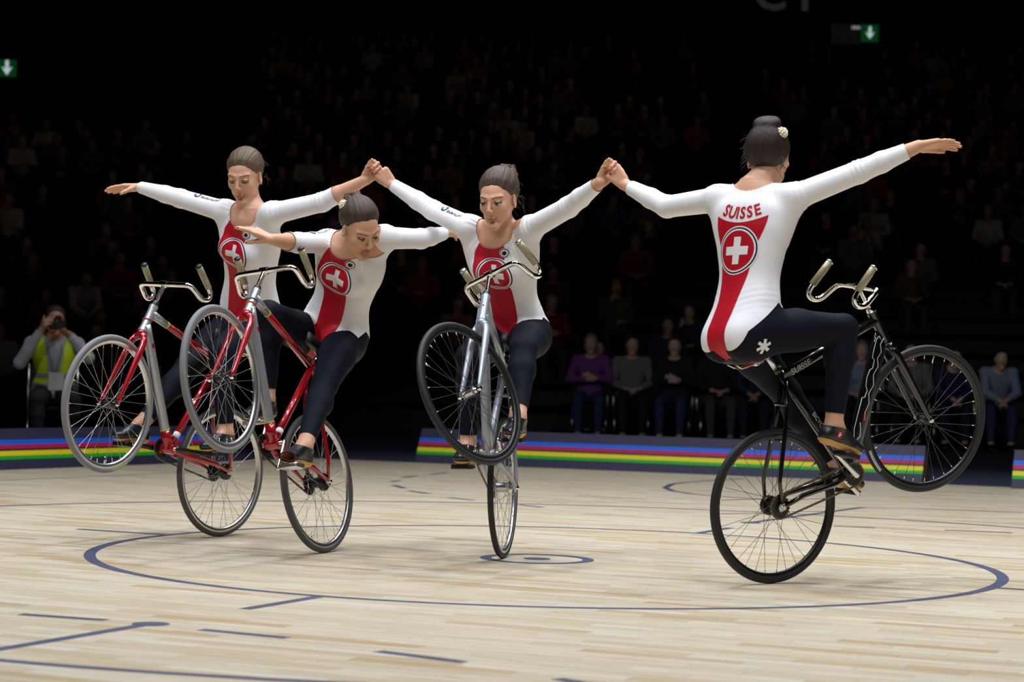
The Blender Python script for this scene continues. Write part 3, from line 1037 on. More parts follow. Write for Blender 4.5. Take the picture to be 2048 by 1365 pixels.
    if n == 'C':
        s = MB(); s.ball(L(HBP + HAX * .07 + HFW * .0185), (.004, .004, .004), 8, 6); s.build('red_mark', M_RED, root)
    return root
# ================================================================ bodies: smooth implicit shapes meshed into one continuous surface
def grid_axis(lo, hi, h, fine):
    """non-uniform sample positions: step h, smaller steps inside the fine intervals [(a,b,hf)]"""
    x = lo
    out = [x]
    while x < hi:
        st = h
        for a, b, hf in fine:
            if a - st <= x <= b:
                st = min(st, hf if a <= x else max(hf, min(st, a - x)))
        x += max(st, 1e-4)
        out.append(x)
    return np.array(out, np.float32)

class Field:
    def __init__(s, lo, hi, h, fine=()):
        s.ax = [grid_axis(lo[i], hi[i], h, [(f[0][i], f[1][i], f[2]) for f in fine]) for i in range(3)]
        s.F = np.full([len(a) for a in s.ax], 0.25, np.float32)
    def sub(s, lo, hi):
        sl = []
        g = []
        for i in range(3):
            a = np.searchsorted(s.ax[i], lo[i])
            b = np.searchsorted(s.ax[i], hi[i])
            sl.append(slice(a, max(b, a + 1)))
            sh = [1, 1, 1]
            sh[i] = -1
            g.append(s.ax[i][sl[-1]].reshape(sh))
        return tuple(sl), g
    def op(s, fn, lo, hi, k=0.01, sub=False):
        m = k + 0.02
        sl, g = s.sub(np.asarray(lo) - m, np.asarray(hi) + m)
        A = s.F[sl]
        if A.size == 0:
            return
        d = fn(*g).astype(np.float32)
        k = max(k, 1e-5)
        if not sub:
            h = np.clip(0.5 + 0.5 * (A - d) / k, 0, 1)
            s.F[sl] = A * (1 - h) + d * h - k * h * (1 - h)
        else:
            d = -d
            h = np.clip(0.5 - 0.5 * (A - d) / k, 0, 1)
            s.F[sl] = A * (1 - h) + d * h + k * h * (1 - h)
    def cone(s, a, b, r1, r2, k=0.01, sub=False):
        a = np.asarray(a, float)
        b = np.asarray(b, float)
        ba = b - a
        L2 = max(ba @ ba, 1e-9)
        def fn(X, Y, Z):
            t = ((X - a[0]) * ba[0] + (Y - a[1]) * ba[1] + (Z - a[2]) * ba[2]) / L2
            t = np.clip(t, 0, 1)
            return np.sqrt((X - a[0] - t * ba[0]) ** 2 + (Y - a[1] - t * ba[1]) ** 2 + (Z - a[2] - t * ba[2]) ** 2) - (r1 + (r2 - r1) * t)
        r = max(r1, r2)
        s.op(fn, np.minimum(a, b) - r, np.maximum(a, b) + r, k, sub)
    def ell(s, c, r, M=None, k=0.01, sub=False):
        """M columns = local axes"""
        c = np.asarray(c, float)
        r = np.full(3, r, float) if np.isscalar(r) else np.asarray(r, float)
        M = np.eye(3) if M is None else np.asarray(M, float)
        def fn(X, Y, Z):
            k0 = 0
            k1 = 0
            for i in range(3):
                q = (X - c[0]) * M[0, i] + (Y - c[1]) * M[1, i] + (Z - c[2]) * M[2, i]
                k0 = k0 + (q / r[i]) ** 2
                k1 = k1 + (q / r[i] ** 2) ** 2
            k0 = np.sqrt(k0)
            k1 = np.sqrt(k1) + 1e-6
            return np.where(k0 < 0.2, -0.8 * r.min(), k0 * (k0 - 1) / k1)
        R = r.max()
        s.op(fn, c - R, c + R, k, sub)
    def mesh(s):
        """surface nets"""
        F = s.F
        S = F < 0
        n = S[:-1, :-1, :-1].astype(np.uint8)
        for dx, dy, dz in ((1, 0, 0), (0, 1, 0), (0, 0, 1), (1, 1, 0), (1, 0, 1), (0, 1, 1), (1, 1, 1)):
            n += S[dx:S.shape[0] - 1 + dx, dy:S.shape[1] - 1 + dy, dz:S.shape[2] - 1 + dz]
        act = np.argwhere((n > 0) & (n < 8))
        idx = np.full(n.shape, -1, np.int32)
        idx[act[:, 0], act[:, 1], act[:, 2]] = np.arange(len(act))
        acc = np.zeros((len(act), 3))
        cnt = np.zeros(len(act))
        ax = s.ax
        def val(o):
            return F[act[:, 0] + o[0], act[:, 1] + o[1], act[:, 2] + o[2]]
        def pos(o):
            return np.stack([ax[i][act[:, i] + o[i]] for i in range(3)], 1)
        for a in range(3):
            b, c = [i for i in range(3) if i != a]
            for ob in (0, 1):
                for oc in (0, 1):
                    o0 = [0, 0, 0]
                    o0[b] = ob
                    o0[c] = oc
                    o1 = list(o0)
                    o1[a] = 1
                    v0, v1 = val(o0), val(o1)
                    m = (v0 < 0) != (v1 < 0)
                    t = np.where(m, v0 / np.where(m, v0 - v1, 1), 0)[:, None]
                    p = pos(o0) * (1 - t) + pos(o1) * t
                    acc[m] += p[m]
                    cnt[m] += 1
        V = acc / cnt[:, None]
        Q = []
        for a in range(3):
            b, c = [i for i in range(3) if i != a]
            s0 = [slice(1, -1)] * 3
            s0[a] = slice(0, -1)
            s1 = list(s0)
            s1[a] = slice(1, None)
            A, B = S[tuple(s0)], S[tuple(s1)]
            e = np.argwhere(A != B)
            sg = A[e[:, 0], e[:, 1], e[:, 2]]
            e = e + 1
            e[:, a] -= 1
            def cell(db, dc):
                q = e.copy()
                q[:, b] -= db
                q[:, c] -= dc
                return idx[q[:, 0], q[:, 1], q[:, 2]]
            q = np.stack([cell(1, 1), cell(0, 1), cell(0, 0), cell(1, 0)], 1)
            flip = sg if a != 1 else ~sg
            q[~flip] = q[~flip][:, ::-1]
            Q.append(q)
        return V, np.concatenate(Q)

def tris_of(Q):
    return np.concatenate([Q[:, [0, 1, 2]], Q[:, [0, 2, 3]]])
def relax(V, Q, it=1, lam=0.5):
    E = np.concatenate([Q[:, [0, 1]], Q[:, [1, 2]], Q[:, [2, 3]], Q[:, [3, 0]]])
    for _ in range(it):
        acc = np.zeros_like(V)
        cnt = np.zeros(len(V))
        for i in range(3):
            acc[:, i] = np.bincount(E[:, 0], V[E[:, 1], i], len(V)) + np.bincount(E[:, 1], V[E[:, 0], i], len(V))
        cnt = np.bincount(E[:, 0], minlength=len(V)) + np.bincount(E[:, 1], minlength=len(V))
        V = V * (1 - lam) + lam * acc / np.maximum(cnt, 1)[:, None]
    return V
def vnormals(V, T):
    n = np.cross(V[T[:, 1]] - V[T[:, 0]], V[T[:, 2]] - V[T[:, 0]])
    N = np.zeros_like(V)
    for j in range(3):
        for i in range(3):
            N[:, i] += np.bincount(T[:, j], n[:, i], len(V))
    return N / np.maximum(np.linalg.norm(N, axis=1), 1e-12)[:, None]
def cut(A, T, f):
    """keep the part f>0 of a triangle mesh; A: vertex table (pos + attributes), cut edges are exact iso-lines"""
    f = np.asarray(f, float)
    f = np.where(np.abs(f) < 1e-7, 1e-7, f)
    pos = f > 0
    c = pos[T].sum(1)
    keep = T[c == 3]
    out = [keep]
    newV = []
    ekeys = []
    tri_e = []
    n0 = len(A)
    def rot(Tm, lone):
        i = np.argmax(lone, 1)
        r = np.arange(len(Tm))
        return np.stack([Tm[r, i], Tm[r, (i + 1) % 3], Tm[r, (i + 2) % 3]], 1)
    t1 = T[c == 1]
    t2 = T[c == 2]
    t1 = rot(t1, pos[t1]) if len(t1) else t1
    t2 = rot(t2, ~pos[t2]) if len(t2) else t2
    E = np.concatenate([t1[:, [0, 1]], t1[:, [0, 2]], t2[:, [0, 1]], t2[:, [0, 2]]]) if len(t1) + len(t2) else np.zeros((0, 2), int)
    if len(E):
        Es = np.sort(E, 1)
        key = Es[:, 0].astype(np.int64) * n0 + Es[:, 1]
        uk, inv = np.unique(key, return_inverse=True)
        a, b = uk // n0, uk % n0
        t = (f[a] / (f[a] - f[b]))[:, None]
        NV = A[a] * (1 - t) + A[b] * t
        inv = inv + n0
        k1, k2 = len(t1), len(t2)
        e01, e02 = inv[:k1], inv[k1:2 * k1]
        g01, g02 = inv[2 * k1:2 * k1 + k2], inv[2 * k1 + k2:]
        out.append(np.stack([t1[:, 0], e01, e02], 1))
        out.append(np.stack([g01, t2[:, 1], t2[:, 2]], 1))
        out.append(np.stack([g01, t2[:, 2], g02], 1))
        A = np.concatenate([A, NV])
    T = np.concatenate(out)
    used = np.unique(T)
    mp = np.full(len(A), -1)
    mp[used] = np.arange(len(used))
    return A[used], mp[T]
def smooth1(x, a, b):
    t = np.clip((x - a) / (b - a), 0, 1)
    return t * t * (3 - 2 * t)
def cinterp(t, xs, ys):
    """smooth (monotone-ish cubic) interpolation through a table"""
    xs = np.asarray(xs, float)
    ys = np.asarray(ys, float)
    m = np.gradient(ys, xs)
    t = np.clip(t, xs[0], xs[-1])
    i = np.clip(np.searchsorted(xs, t) - 1, 0, len(xs) - 2)
    h = xs[i + 1] - xs[i]
    u = (t - xs[i]) / h
    return ys[i] * (1 + 2 * u) * (1 - u) ** 2 + h * m[i] * u * (1 - u) ** 2 + ys[i + 1] * u * u * (3 - 2 * u) + h * m[i + 1] * u * u * (u - 1)

class Torso:
    XS = np.array([-.20, -.13, -.05, .04, .18, .36, .55, .72, .86, .95, 1.03])
    AW = np.array([.080, .130, .158, .162, .150, .130, .142, .158, .145, .092, .052])
    BF = np.array([.060, .080, .096, .104, .100, .092, .096, .096, .080, .058, .050])
    BB = np.array([.060, .115, .132, .124, .100, .086, .096, .106, .098, .072, .052])
    def __init__(s, P, N, hl, sl, bend=0.0, w=1.0, d=1.0):
        s.P = np.asarray(P, float)
        s.N = np.asarray(N, float)
        s.L = np.linalg.norm(s.N - s.P)
        s.ez = (s.N - s.P) / s.L
        o = lambda v: nrm(np.asarray(v, float) - (np.asarray(v, float) @ s.ez) * s.ez)
        s.l = o(hl)
        s.f = np.cross(s.l, s.ez)
        sl = o(sl)
        s.phi = math.atan2(-(sl @ s.f), sl @ s.l)
        s.bend = bend
        s.w, s.d = w, d
        tt = np.linspace(s.XS[0], s.XS[-1], 200)
        s.tab = (tt, cinterp(tt, s.XS, s.AW) * w, cinterp(tt, s.XS, s.BF) * d, cinterp(tt, s.XS, s.BB) * d)
    def coords(s, X, Y, Z):
        x0, y0, z0 = X - s.P[0], Y - s.P[1], Z - s.P[2]
        t = (x0 * s.ez[0] + y0 * s.ez[1] + z0 * s.ez[2]) / s.L
        x = x0 * s.l[0] + y0 * s.l[1] + z0 * s.l[2]
        y = x0 * s.f[0] + y0 * s.f[1] + z0 * s.f[2]
        tc = np.clip(t, 0, 1)
        ph = s.phi * tc * tc * (3 - 2 * tc)
        c, sn = np.cos(ph), np.sin(ph)
        return x * c - y * sn, y * c + x * sn - s.bend * 4 * tc * (1 - tc), t
    def fn(s, X, Y, Z):
        x, y, t = s.coords(X, Y, Z)
        sh = t.shape
        a = np.interp(t.ravel(), s.tab[0], s.tab[1]).reshape(sh)
        bf = np.interp(t.ravel(), s.tab[0], s.tab[2]).reshape(sh)
        bb = np.interp(t.ravel(), s.tab[0], s.tab[3]).reshape(sh)
        b = np.where(y > 0, bf, bb)
        k = (np.abs(x) / a) ** 2.25 + (np.abs(y) / b) ** 2.25
        d = (k ** (1 / 2.25) - 1) * np.minimum(a, b) * 0.93
        return np.maximum(d, np.maximum((s.XS[0] - t) * s.L, (t - s.XS[-1]) * s.L))
    def at(s, x, y, t):
        """world point of local torso coordinates (t as fraction)"""
        tc = min(max(t, 0), 1)
        ph = s.phi * tc * tc * (3 - 2 * tc)
        yy = y + s.bend * 4 * tc * (1 - tc)
        lx = x * math.cos(ph) + yy * math.sin(ph)
        ly = -x * math.sin(ph) + yy * math.cos(ph)
        return s.P + s.l * lx + s.f * ly + s.ez * (t * s.L)
    def bounds(s):
        p = np.array([s.P - s.ez * .22, s.N + s.ez * .05])
        return p.min(0) - .2, p.max(0) + .2

def ik(H, A, L1, L2, pref):
    d = A - H
    D = np.linalg.norm(d)
    u = d / D
    D2 = min(D, (L1 + L2) * .998)
    a = (L1 * L1 - L2 * L2 + D2 * D2) / (2 * D2)
    h = math.sqrt(max(L1 * L1 - a * a, 0))
    w = pref - (pref @ u) * u
    return H + u * a + nrm(w) * h

FING = [(.083, .028, (.040, .024, .020)), (.087, .0095, (.044, .027, .021)), (.082, -.0095, (.040, .026, .020)), (.074, -.027, (.031, .019, .018))]
def hand_bones(W, d, n, right, curl, thumb, spread=0.0, s=0.95):
    """bones [(a,b,r1,r2)], finger tips [(tip, dir, normal)]"""
    d = nrm(d)
    n = nrm(n - (n @ d) * d)
    sd = np.cross(n, d) if right else np.cross(d, n)
    B = []
    tips = []
    for i, (kl, ks, ph) in enumerate(FING):
        kn = W + s * (d * kl + sd * ks)
        B.append((W + s * (sd * ks * .45 + d * .004), kn, .0165 * s, .0125 * s))
        c = curl[i] if isinstance(curl[0], (list, tuple)) else curl
        ang = 0
        p = kn
        dd = nrm(d + sd * (ks / .028) * spread)
        ax = nrm(np.cross(dd, n))
        rr = [.0098, .0086, .0078, .0066]
        if i == 3: rr = [x * .86 for x in rr]
        for j in range(3):
            ang += c[j]
            e = dd * math.cos(R_(ang)) - n * math.sin(R_(ang))
            q = p + e * ph[j] * s
            B.append((p, q, rr[j] * s, rr[j + 1] * s))
            p = q
        nn = nrm(n * math.cos(R_(ang)) + dd * math.sin(R_(ang)))
        tips.append((p, e, nn))
    # thumb: angles (out, down, curl)
    to, td, tcurl = thumb
    b0 = W + s * (d * .022 + sd * .020 - n * .006)
    e0 = nrm(d * math.cos(R_(to)) + sd * math.sin(R_(to)) - n * math.sin(R_(td)))
    p1 = b0 + e0 * .040 * s
    e1 = nrm(e0 * math.cos(R_(tcurl)) + nrm(d * .8 - n * .6) * math.sin(R_(tcurl)))
    p2 = p1 + e1 * .031 * s
    e2 = nrm(e1 * math.cos(R_(tcurl * .7)) + nrm(d * .6 - n * .7 - sd * .4) * math.sin(R_(tcurl * .7)))
    p3 = p2 + e2 * .022 * s
    B += [(W + s * (d * .008 + sd * .008), b0, .016 * s, .0155 * s), (b0, p1, .0150 * s, .0118 * s), (p1, p2, .0115 * s, .0098 * s), (p2, p3, .0098 * s, .0078 * s)]
    tips.append((p3, e2, nrm(n + sd)))
    return B, tips

def head_shapes(F, H, M, s=1.0, mouth=0.0, detail=True):
    """H origin at eye level, M columns: left, forward, up"""
    P = lambda x, y, z: H + M @ (v3(x, y, z) * s)
    ev = lambda c, r, k, sub=False, Mr=None: F.ell(P(*c), np.asarray(r) * s, M if Mr is None else M @ Mr, k * s, sub)
    cv = lambda a, b, r1, r2, k, sub=False: F.cone(P(*a), P(*b), r1 * s, r2 * s, k * s, sub)
    ev((0, -.018, .032), (.0715, .092, .081), .01)
    ev((0, .026, -.012), (.0575, .060, .086), .02)
    for g in (1, -1):
        cv((g * .050, -.002, -.036), (g * .040, .024, -.066), .016, .013, .022)
        cv((g * .040, .024, -.066), (g * .010, .066, -.100), .013, .012, .02)
        ev((g * .036, .056, -.020), (.021, .022, .022), .02)
    cv((-.008, .070, -.101), (.008, .070, -.101), .0145, .0145, .018)
    if not detail:
        cv((0, .082, .012), (0, .104, -.026), .008, .011, .008)
        for g in (1, -1):
            ev((g * .069, -.006, -.008), (.010, .018, .030), .006)
        return
    for g in (1, -1):
        cv((g * .044, .060, .026), (g * .012, .079, .024), .0075, .0075, .014)
        ev((g * .0325, .0945, .003), (.0175, .014, .0120), .012, True)
        ev((g * .0320, .0725, .002), (.0135, .0125, .0120), .004)
        ev((g * .0088, .0965, -.0300), (.0070, .0100, .0066), .005)
        ev((g * .0735, -.010, -.008), (.0085, .0205, .0320), .006, False, rz(g * -.42))
        ev((g * .0825, -.002, -.004), (.0060, .0105, .0180), .004, True)
        ev((g * .0042, .102, -.0360), (.0026, .004, .0026), .003, True)
    cv((0, .0815, .016), (0, .1035, -.024), .0060, .0082, .009)
    ev((0, .0838, -.0620), (.0190, .0090, .0040), .008)
    ev((0, .0832, -.0706), (.0165, .0090, .0046), .008)
    ev((0, .0775, -.1005), (.0130, .0110, .0120), .014)

class Person:
    pass
def make_body(sp, h=0.0062, hh=0.0029, hf=0.0036, detail=True, smooth=1):
    """sp: dict of joints -> Person with mesh table and coordinates"""
    p = Person()
    J = {k: np.asarray(v, float) for k, v in sp['J'].items()}
    p.J = J
    T = Torso(J['P'], J['N'], sp['hl'], sp['sl'], sp.get('bend', 0), sp.get('w', 1), sp.get('d', 1))
    p.T = T
    HM = sp['head']
    f = nrm(HM[0])
    u = nrm(np.asarray(HM[1], float) - (np.asarray(HM[1], float) @ f) * f)
    l = np.cross(u, f)
    M = np.stack([l, f, u], 1)
    p.HM, p.H = M, J['H']
    hs = sp.get('hs', 1.0)
    p.hs = hs
    bones = []
    hb = {}
    tips = {}
    for sd in 'LR':
        hd = sp['hand' + sd]
        hb[sd], tips[sd] = hand_bones(J[sd + 'W'], hd['d'], hd['n'], sd == 'R', hd['curl'], hd.get('thumb', (40, 20, 15)), hd.get('spread', 0.05), sp.get('hands', .95))
    p.tips = tips
    allp = np.array([v for k, v in J.items()] + [b[1] for sd in 'LR' for b in hb[sd]] + [J['H'] + M @ v3(0, 0, .12), J['H'] - M @ v3(0, 0, .12)])
    lo, hi = allp.min(0) - .14, allp.max(0) + .14
    fine = []
    if detail:
        fine.append((J['H'] - .115 * hs, J['H'] + .118 * hs, hh))
        for sd in 'LR':
            q = np.array([b[1] for b in hb[sd]] + [b[0] for b in hb[sd]])
            fine.append((q.min(0) - .012, q.max(0) + .012, hf))
    F = Field(lo, hi, h, fine)
    # torso and limbs
    b0, b1 = T.bounds()
    F.op(T.fn, b0, b1, .01)
    ag = sp.get('ag', 1.0)
    lg = sp.get('lg', 1.0)
    segs = {}
    for sd, g in (('L', 1), ('R', -1)):
        S, E, W = J[sd + 'S'], J[sd + 'E'], J[sd + 'W']
        Hp, K, A = J[sd + 'H'], J[sd + 'K'], J[sd + 'A']
        # shoulder girdle
        nb = T.at(g * .03, -.01, .95)
        F.cone(nb, S, .042 * ag, .046 * ag, .035)
        F.cone(S, T.at(g * .105, .01, .66), .046 * ag, .035, .045)
        F.cone(S, E, .0475 * ag, .0405 * ag, .02)
        F.ell(S * .45 + E * .55, (.044 * ag, .044 * ag, .09), None, .02) if False else None
        m = E * .62 + W * .38
        F.cone(E, m, .0405 * ag, .0375 * ag, .015)
        F.cone(m, W, .0375 * ag, .0245 * ag, .012)
        for a, b, r1, r2 in hb[sd]:
            F.cone(a, b, r1, r2, .005)
        if sp.get('female', True):
            c = T.at(g * .060, .078, .655)
            F.ell(c, (.056, .048, .056), np.stack([T.l, T.f, T.ez], 1), .035)
        # buttock and leg
        F.ell(T.at(g * .072, -.055, -.08), (.080, .080, .085), np.stack([T.l, T.f, T.ez], 1), .03)
        F.cone(Hp + T.ez * -.01, Hp * .55 + K * .45, .092 * lg, .080 * lg, .035)
        F.cone(Hp * .55 + K * .45, K, .080 * lg, .057 * lg, .025)
        F.cone(K, K * .68 + A * .32, .056 * lg, .054 * lg, .02)
        cf = K * .72 + A * .28
        bk = nrm(np.cross(np.cross(A - K, K - Hp), A - K)) if np.linalg.norm(np.cross(A - K, K - Hp)) > 1e-3 else v3(0, 0, 0)
        F.ell(cf - bk * .016, .052 * lg, None, .03)
        F.cone(K * .68 + A * .32, A, .054 * lg, .034 * lg, .015)
        # foot
        fd = nrm(sp['foot' + sd][0])
        fn_ = np.asarray(sp['foot' + sd][1], float)
        fn_ = nrm(fn_ - (fn_ @ fd) * fd)
        heel = A - fn_ * .048 - fd * .022
        ball = A - fn_ * .058 + fd * .105
        toe = ball + fd * .048 - fn_ * .004
        sd_ = np.cross(fd, fn_)
        F.cone(A, heel, .034, .028, .012)
        F.cone(A + fd * .006, ball + fn_ * .004, .032, .022, .02)
        F.cone(heel, ball, .025, .024, .02)
        for o in (-.018, .0, .018):
            F.cone(ball + sd_ * o * .8, toe + sd_ * o - fd * abs(o) * .5, .021, .013, .012)
        segs[sd] = dict(S=S, E=E, W=W, H=Hp, K=K, A=A, fd=fd, fn=fn_, heel=heel, ball=ball, toe=toe)
    p.segs = segs
    # neck and head
    nk = J['H'] + M @ (v3(0, -.030, -.050) * hs)
    F.cone(J['N'] - T.ez * .03, nk, .053, .0445 * hs, .020)
    F.cone(J['N'] + T.ez * .0, J['N'] - T.ez * .05 + T.f * .02, .055, .07, .04)
    head_shapes(F, J['H'], M, hs, sp.get('mouth', 0), detail)
    V, Q = F.mesh()
    # keep the largest piece only
    V = relax(V, Q, smooth, .4)
    p.V, p.Q = V, Q
    p.TR = tris_of(Q)
    p.NR = vnormals(V, p.TR)
    # bone classes
    def dseg(a, b, r):
        ba = b - a
        t = np.clip(((V - a) @ ba) / max(ba @ ba, 1e-9), 0, 1)
        return np.linalg.norm(V - a - t[:, None] * ba, axis=1) / r
    names = ['torso', 'head']
    D = [np.minimum(dseg(T.P, T.at(0, 0, .9), .135), 9), np.minimum(dseg(nk, J['H'] + M @ v3(0, 0, .03) * hs, .075), dseg(J['N'] + T.ez * .02, nk, .055))]
    for sd in 'LR':
        q = segs[sd]
        hand_end = J[sd + 'W'] + nrm(sp['hand' + sd]['d']) * .09
        D += [dseg(q['S'], q['E'], .045), np.minimum(dseg(q['E'], q['W'], .036), dseg(q['W'], hand_end, .04)), np.minimum(dseg(q['H'], q['K'], .085), 9), np.minimum(dseg(q['K'], q['A'], .05), 9), np.minimum(dseg(q['heel'], q['toe'], .036), dseg(q['A'], q['ball'], .036))]
        names += [sd + 'upper', sd + 'fore', sd + 'thigh', sd + 'shin', sd + 'foot']
    p.cls = np.argmin(np.stack(D), 0)
    p.names = names
    p.tx, p.ty, p.tt = T.coords(V[:, 0], V[:, 1], V[:, 2])
    hc = (V - J['H']) @ M / hs
    p.hx, p.hy, p.hz = hc.T
    return p
def isc(p, *nm):
    m = np.zeros(len(p.V), bool)
    for n in nm:
        m |= p.cls == p.names.index(n)
    return m
def table(p, off):
    """vertex table: position, normal, torso coords, head coords, index"""
    return np.concatenate([p.V + p.NR * off, p.NR, p.tx[:, None], p.ty[:, None], (p.tt * p.T.L)[:, None], p.hx[:, None], p.hy[:, None], p.hz[:, None]], 1)
def recenter(V, root_loc):
    return V - np.asarray(root_loc)
# ================================================================ the four riders
M_SKIN = mat('skin', srgb(208, 158, 129), 0.5, spec=0.4, var=0.05, nscale=14, sss=0.12)
M_JERS = mat('white_stretch_jersey', srgb(232, 231, 235), 0.55, spec=0.3, var=0.02, bump=0.10, bscale=14, aniso=(1, 1, .35))
M_JRED = mat('red_jersey_print', srgb(178, 6, 32), 0.5, spec=0.3, var=0.03, nscale=40)
M_JBLK = mat('black_jersey_print', srgb(24, 26, 36), 0.5, spec=0.3)
M_JBLU = mat('blue_jersey_print', srgb(60, 140, 215), 0.5, spec=0.3)
M_LEGG = mat('navy_leggings', srgb(12, 15, 28), 0.72, spec=0.14, var=0.12, nscale=30)
M_SHOE = mat('black_slipper_leather', srgb(26, 28, 38), 0.35, spec=0.5, var=0.15, bump=0.3, bscale=45)
M_SOLE = mat('tan_slipper_sole', srgb(196, 150, 88), 0.7, var=0.12)
M_LIPS = mat('lips', srgb(178, 116, 100), 0.5)
M_MOUTH = mat('mouth_line', srgb(104, 58, 50), 0.6)
M_EYEW = mat('eye_white', srgb(196, 186, 176), 0.3)
M_EYED = mat('dark_eye', srgb(44, 30, 24), 0.25)
M_LASH = mat('eyelid_shadow', srgb(140, 98, 78), 0.6)
M_NAIL = mat('red_nail_varnish', srgb(150, 18, 40), 0.2, coat=0.5)
M_FLOW = mat('cream_flower', srgb(238, 232, 200), 0.6, var=0.06)
def hair_mat(nm, c):
    """strand-wise brown hair: colour and relief follow the combing direction stored on the mesh"""
    m = bpy.data.materials.new(nm)
    m.use_nodes = True
    nt = m.node_tree
    b = nt.nodes['Principled BSDF']
    at_ = nt.nodes.new('ShaderNodeAttribute')
    at_.attribute_name = 'strand'
    mp = nt.nodes.new('ShaderNodeMapping')
    mp.inputs['Scale'].default_value = (34, 9, 1)
    nt.links.new(at_.outputs['Vector'], mp.inputs['Vector'])
    n = nt.nodes.new('ShaderNodeTexNoise')
    n.inputs['Scale'].default_value = 1.0
    n.inputs['Detail'].default_value = 5
    n.inputs['Roughness'].default_value = 0.65
    nt.links.new(mp.outputs['Vector'], n.inputs['Vector'])
    r = nt.nodes.new('ShaderNodeValToRGB')
    c = np.asarray(c, float)
    r.color_ramp.elements[0].position = 0.34
    r.color_ramp.elements[0].color = (*(c * 0.35), 1)
    r.color_ramp.elements[1].position = 0.68
    r.color_ramp.elements[1].color = (*np.minimum(c * 1.55, 1), 1)
    nt.links.new(n.outputs['Fac'], r.inputs[0])
    nt.links.new(r.outputs[0], b.inputs['Base Color'])
    bp = nt.nodes.new('ShaderNodeBump')
    bp.inputs['Strength'].default_value = 0.7
    bp.inputs['Distance'].default_value = 0.003
    nt.links.new(n.outputs['Fac'], bp.inputs['Height'])
    nt.links.new(bp.outputs['Normal'], b.inputs['Normal'])
    b.inputs['Roughness'].default_value = 0.5
    b.inputs['Specular IOR Level'].default_value = 0.35
    return m
M_HAIRA = hair_mat('light_brown_hair', srgb(96, 76, 58))
M_HAIRB = hair_mat('brown_hair', srgb(70, 54, 44))
M_HAIRC = hair_mat('mid_brown_hair', srgb(82, 64, 52))
M_HAIRD = hair_mat('dark_brown_hair', srgb(40, 27, 21))

def tobj(name, A, T, m, root, parent=None, **kw):
    if len(T) == 0:
        return None
    me = np_mesh(name, A[:, :3] - root.RL, [T])
    return obj(name, me, m, parent or root.o, **kw)
class Root: pass

def project(bvh, V2, origin, xd, yd, nd, lift, RL):
    """drop flat points onto a surface along -nd"""
    out = []
    for x, y in V2:
        o = origin + xd * x + yd * y
        h = bvh.ray_cast(Vector(o + nd * .15), Vector(-nd), .4)
        q = np.array(h[0]) if h[0] is not None else o
        nn = np.array(h[1]) if h[0] is not None else nd
        if nn @ nd < 0: nn = -nn
        out.append(q + nn * lift - RL)
    return np.array(out)
def disc2d(r0, r1, n=28, a0=0, a1=360, c=(0, 0)):
    a = np.radians(np.linspace(a0, a1, n))
    d = np.stack([np.cos(a), np.sin(a)], 1)
    k = np.arange(n - 1)
    mid = (r0 + r1) / 2
    V = np.concatenate([d * r0, d * mid, d * r1]) + np.asarray(c)
    Q = np.concatenate([np.stack([k, n + k, n + k + 1, k + 1], 1), np.stack([n + k, 2 * n + k, 2 * n + k + 1, n + k + 1], 1)])
    return V, Q
def decal(root, parent, bvh, V2, Q, origin, xd, yd, nd, m, name, lift):
    P = project(bvh, V2, origin, xd, yd, nd, lift, root.RL)
    me = np_mesh(name, P, [np.asarray(Q)])
    return obj(name, me, m, parent)
def decal_txt(root, parent, bvh, body, size, origin, xd, yd, nd, m, name, lift=.0045, offset=0.0, align='CENTER'):
    me = text_mesh(body, size, 0, offset, 1.0, align)
    V2 = np.array([v.co[:2] for v in me.vertices])
    P = project(bvh, V2, origin, xd, yd, nd, lift, root.RL)
    me.vertices.foreach_set('co', P.astype(np.float32).ravel())
    me.update()
    return obj(name, me, m, parent)

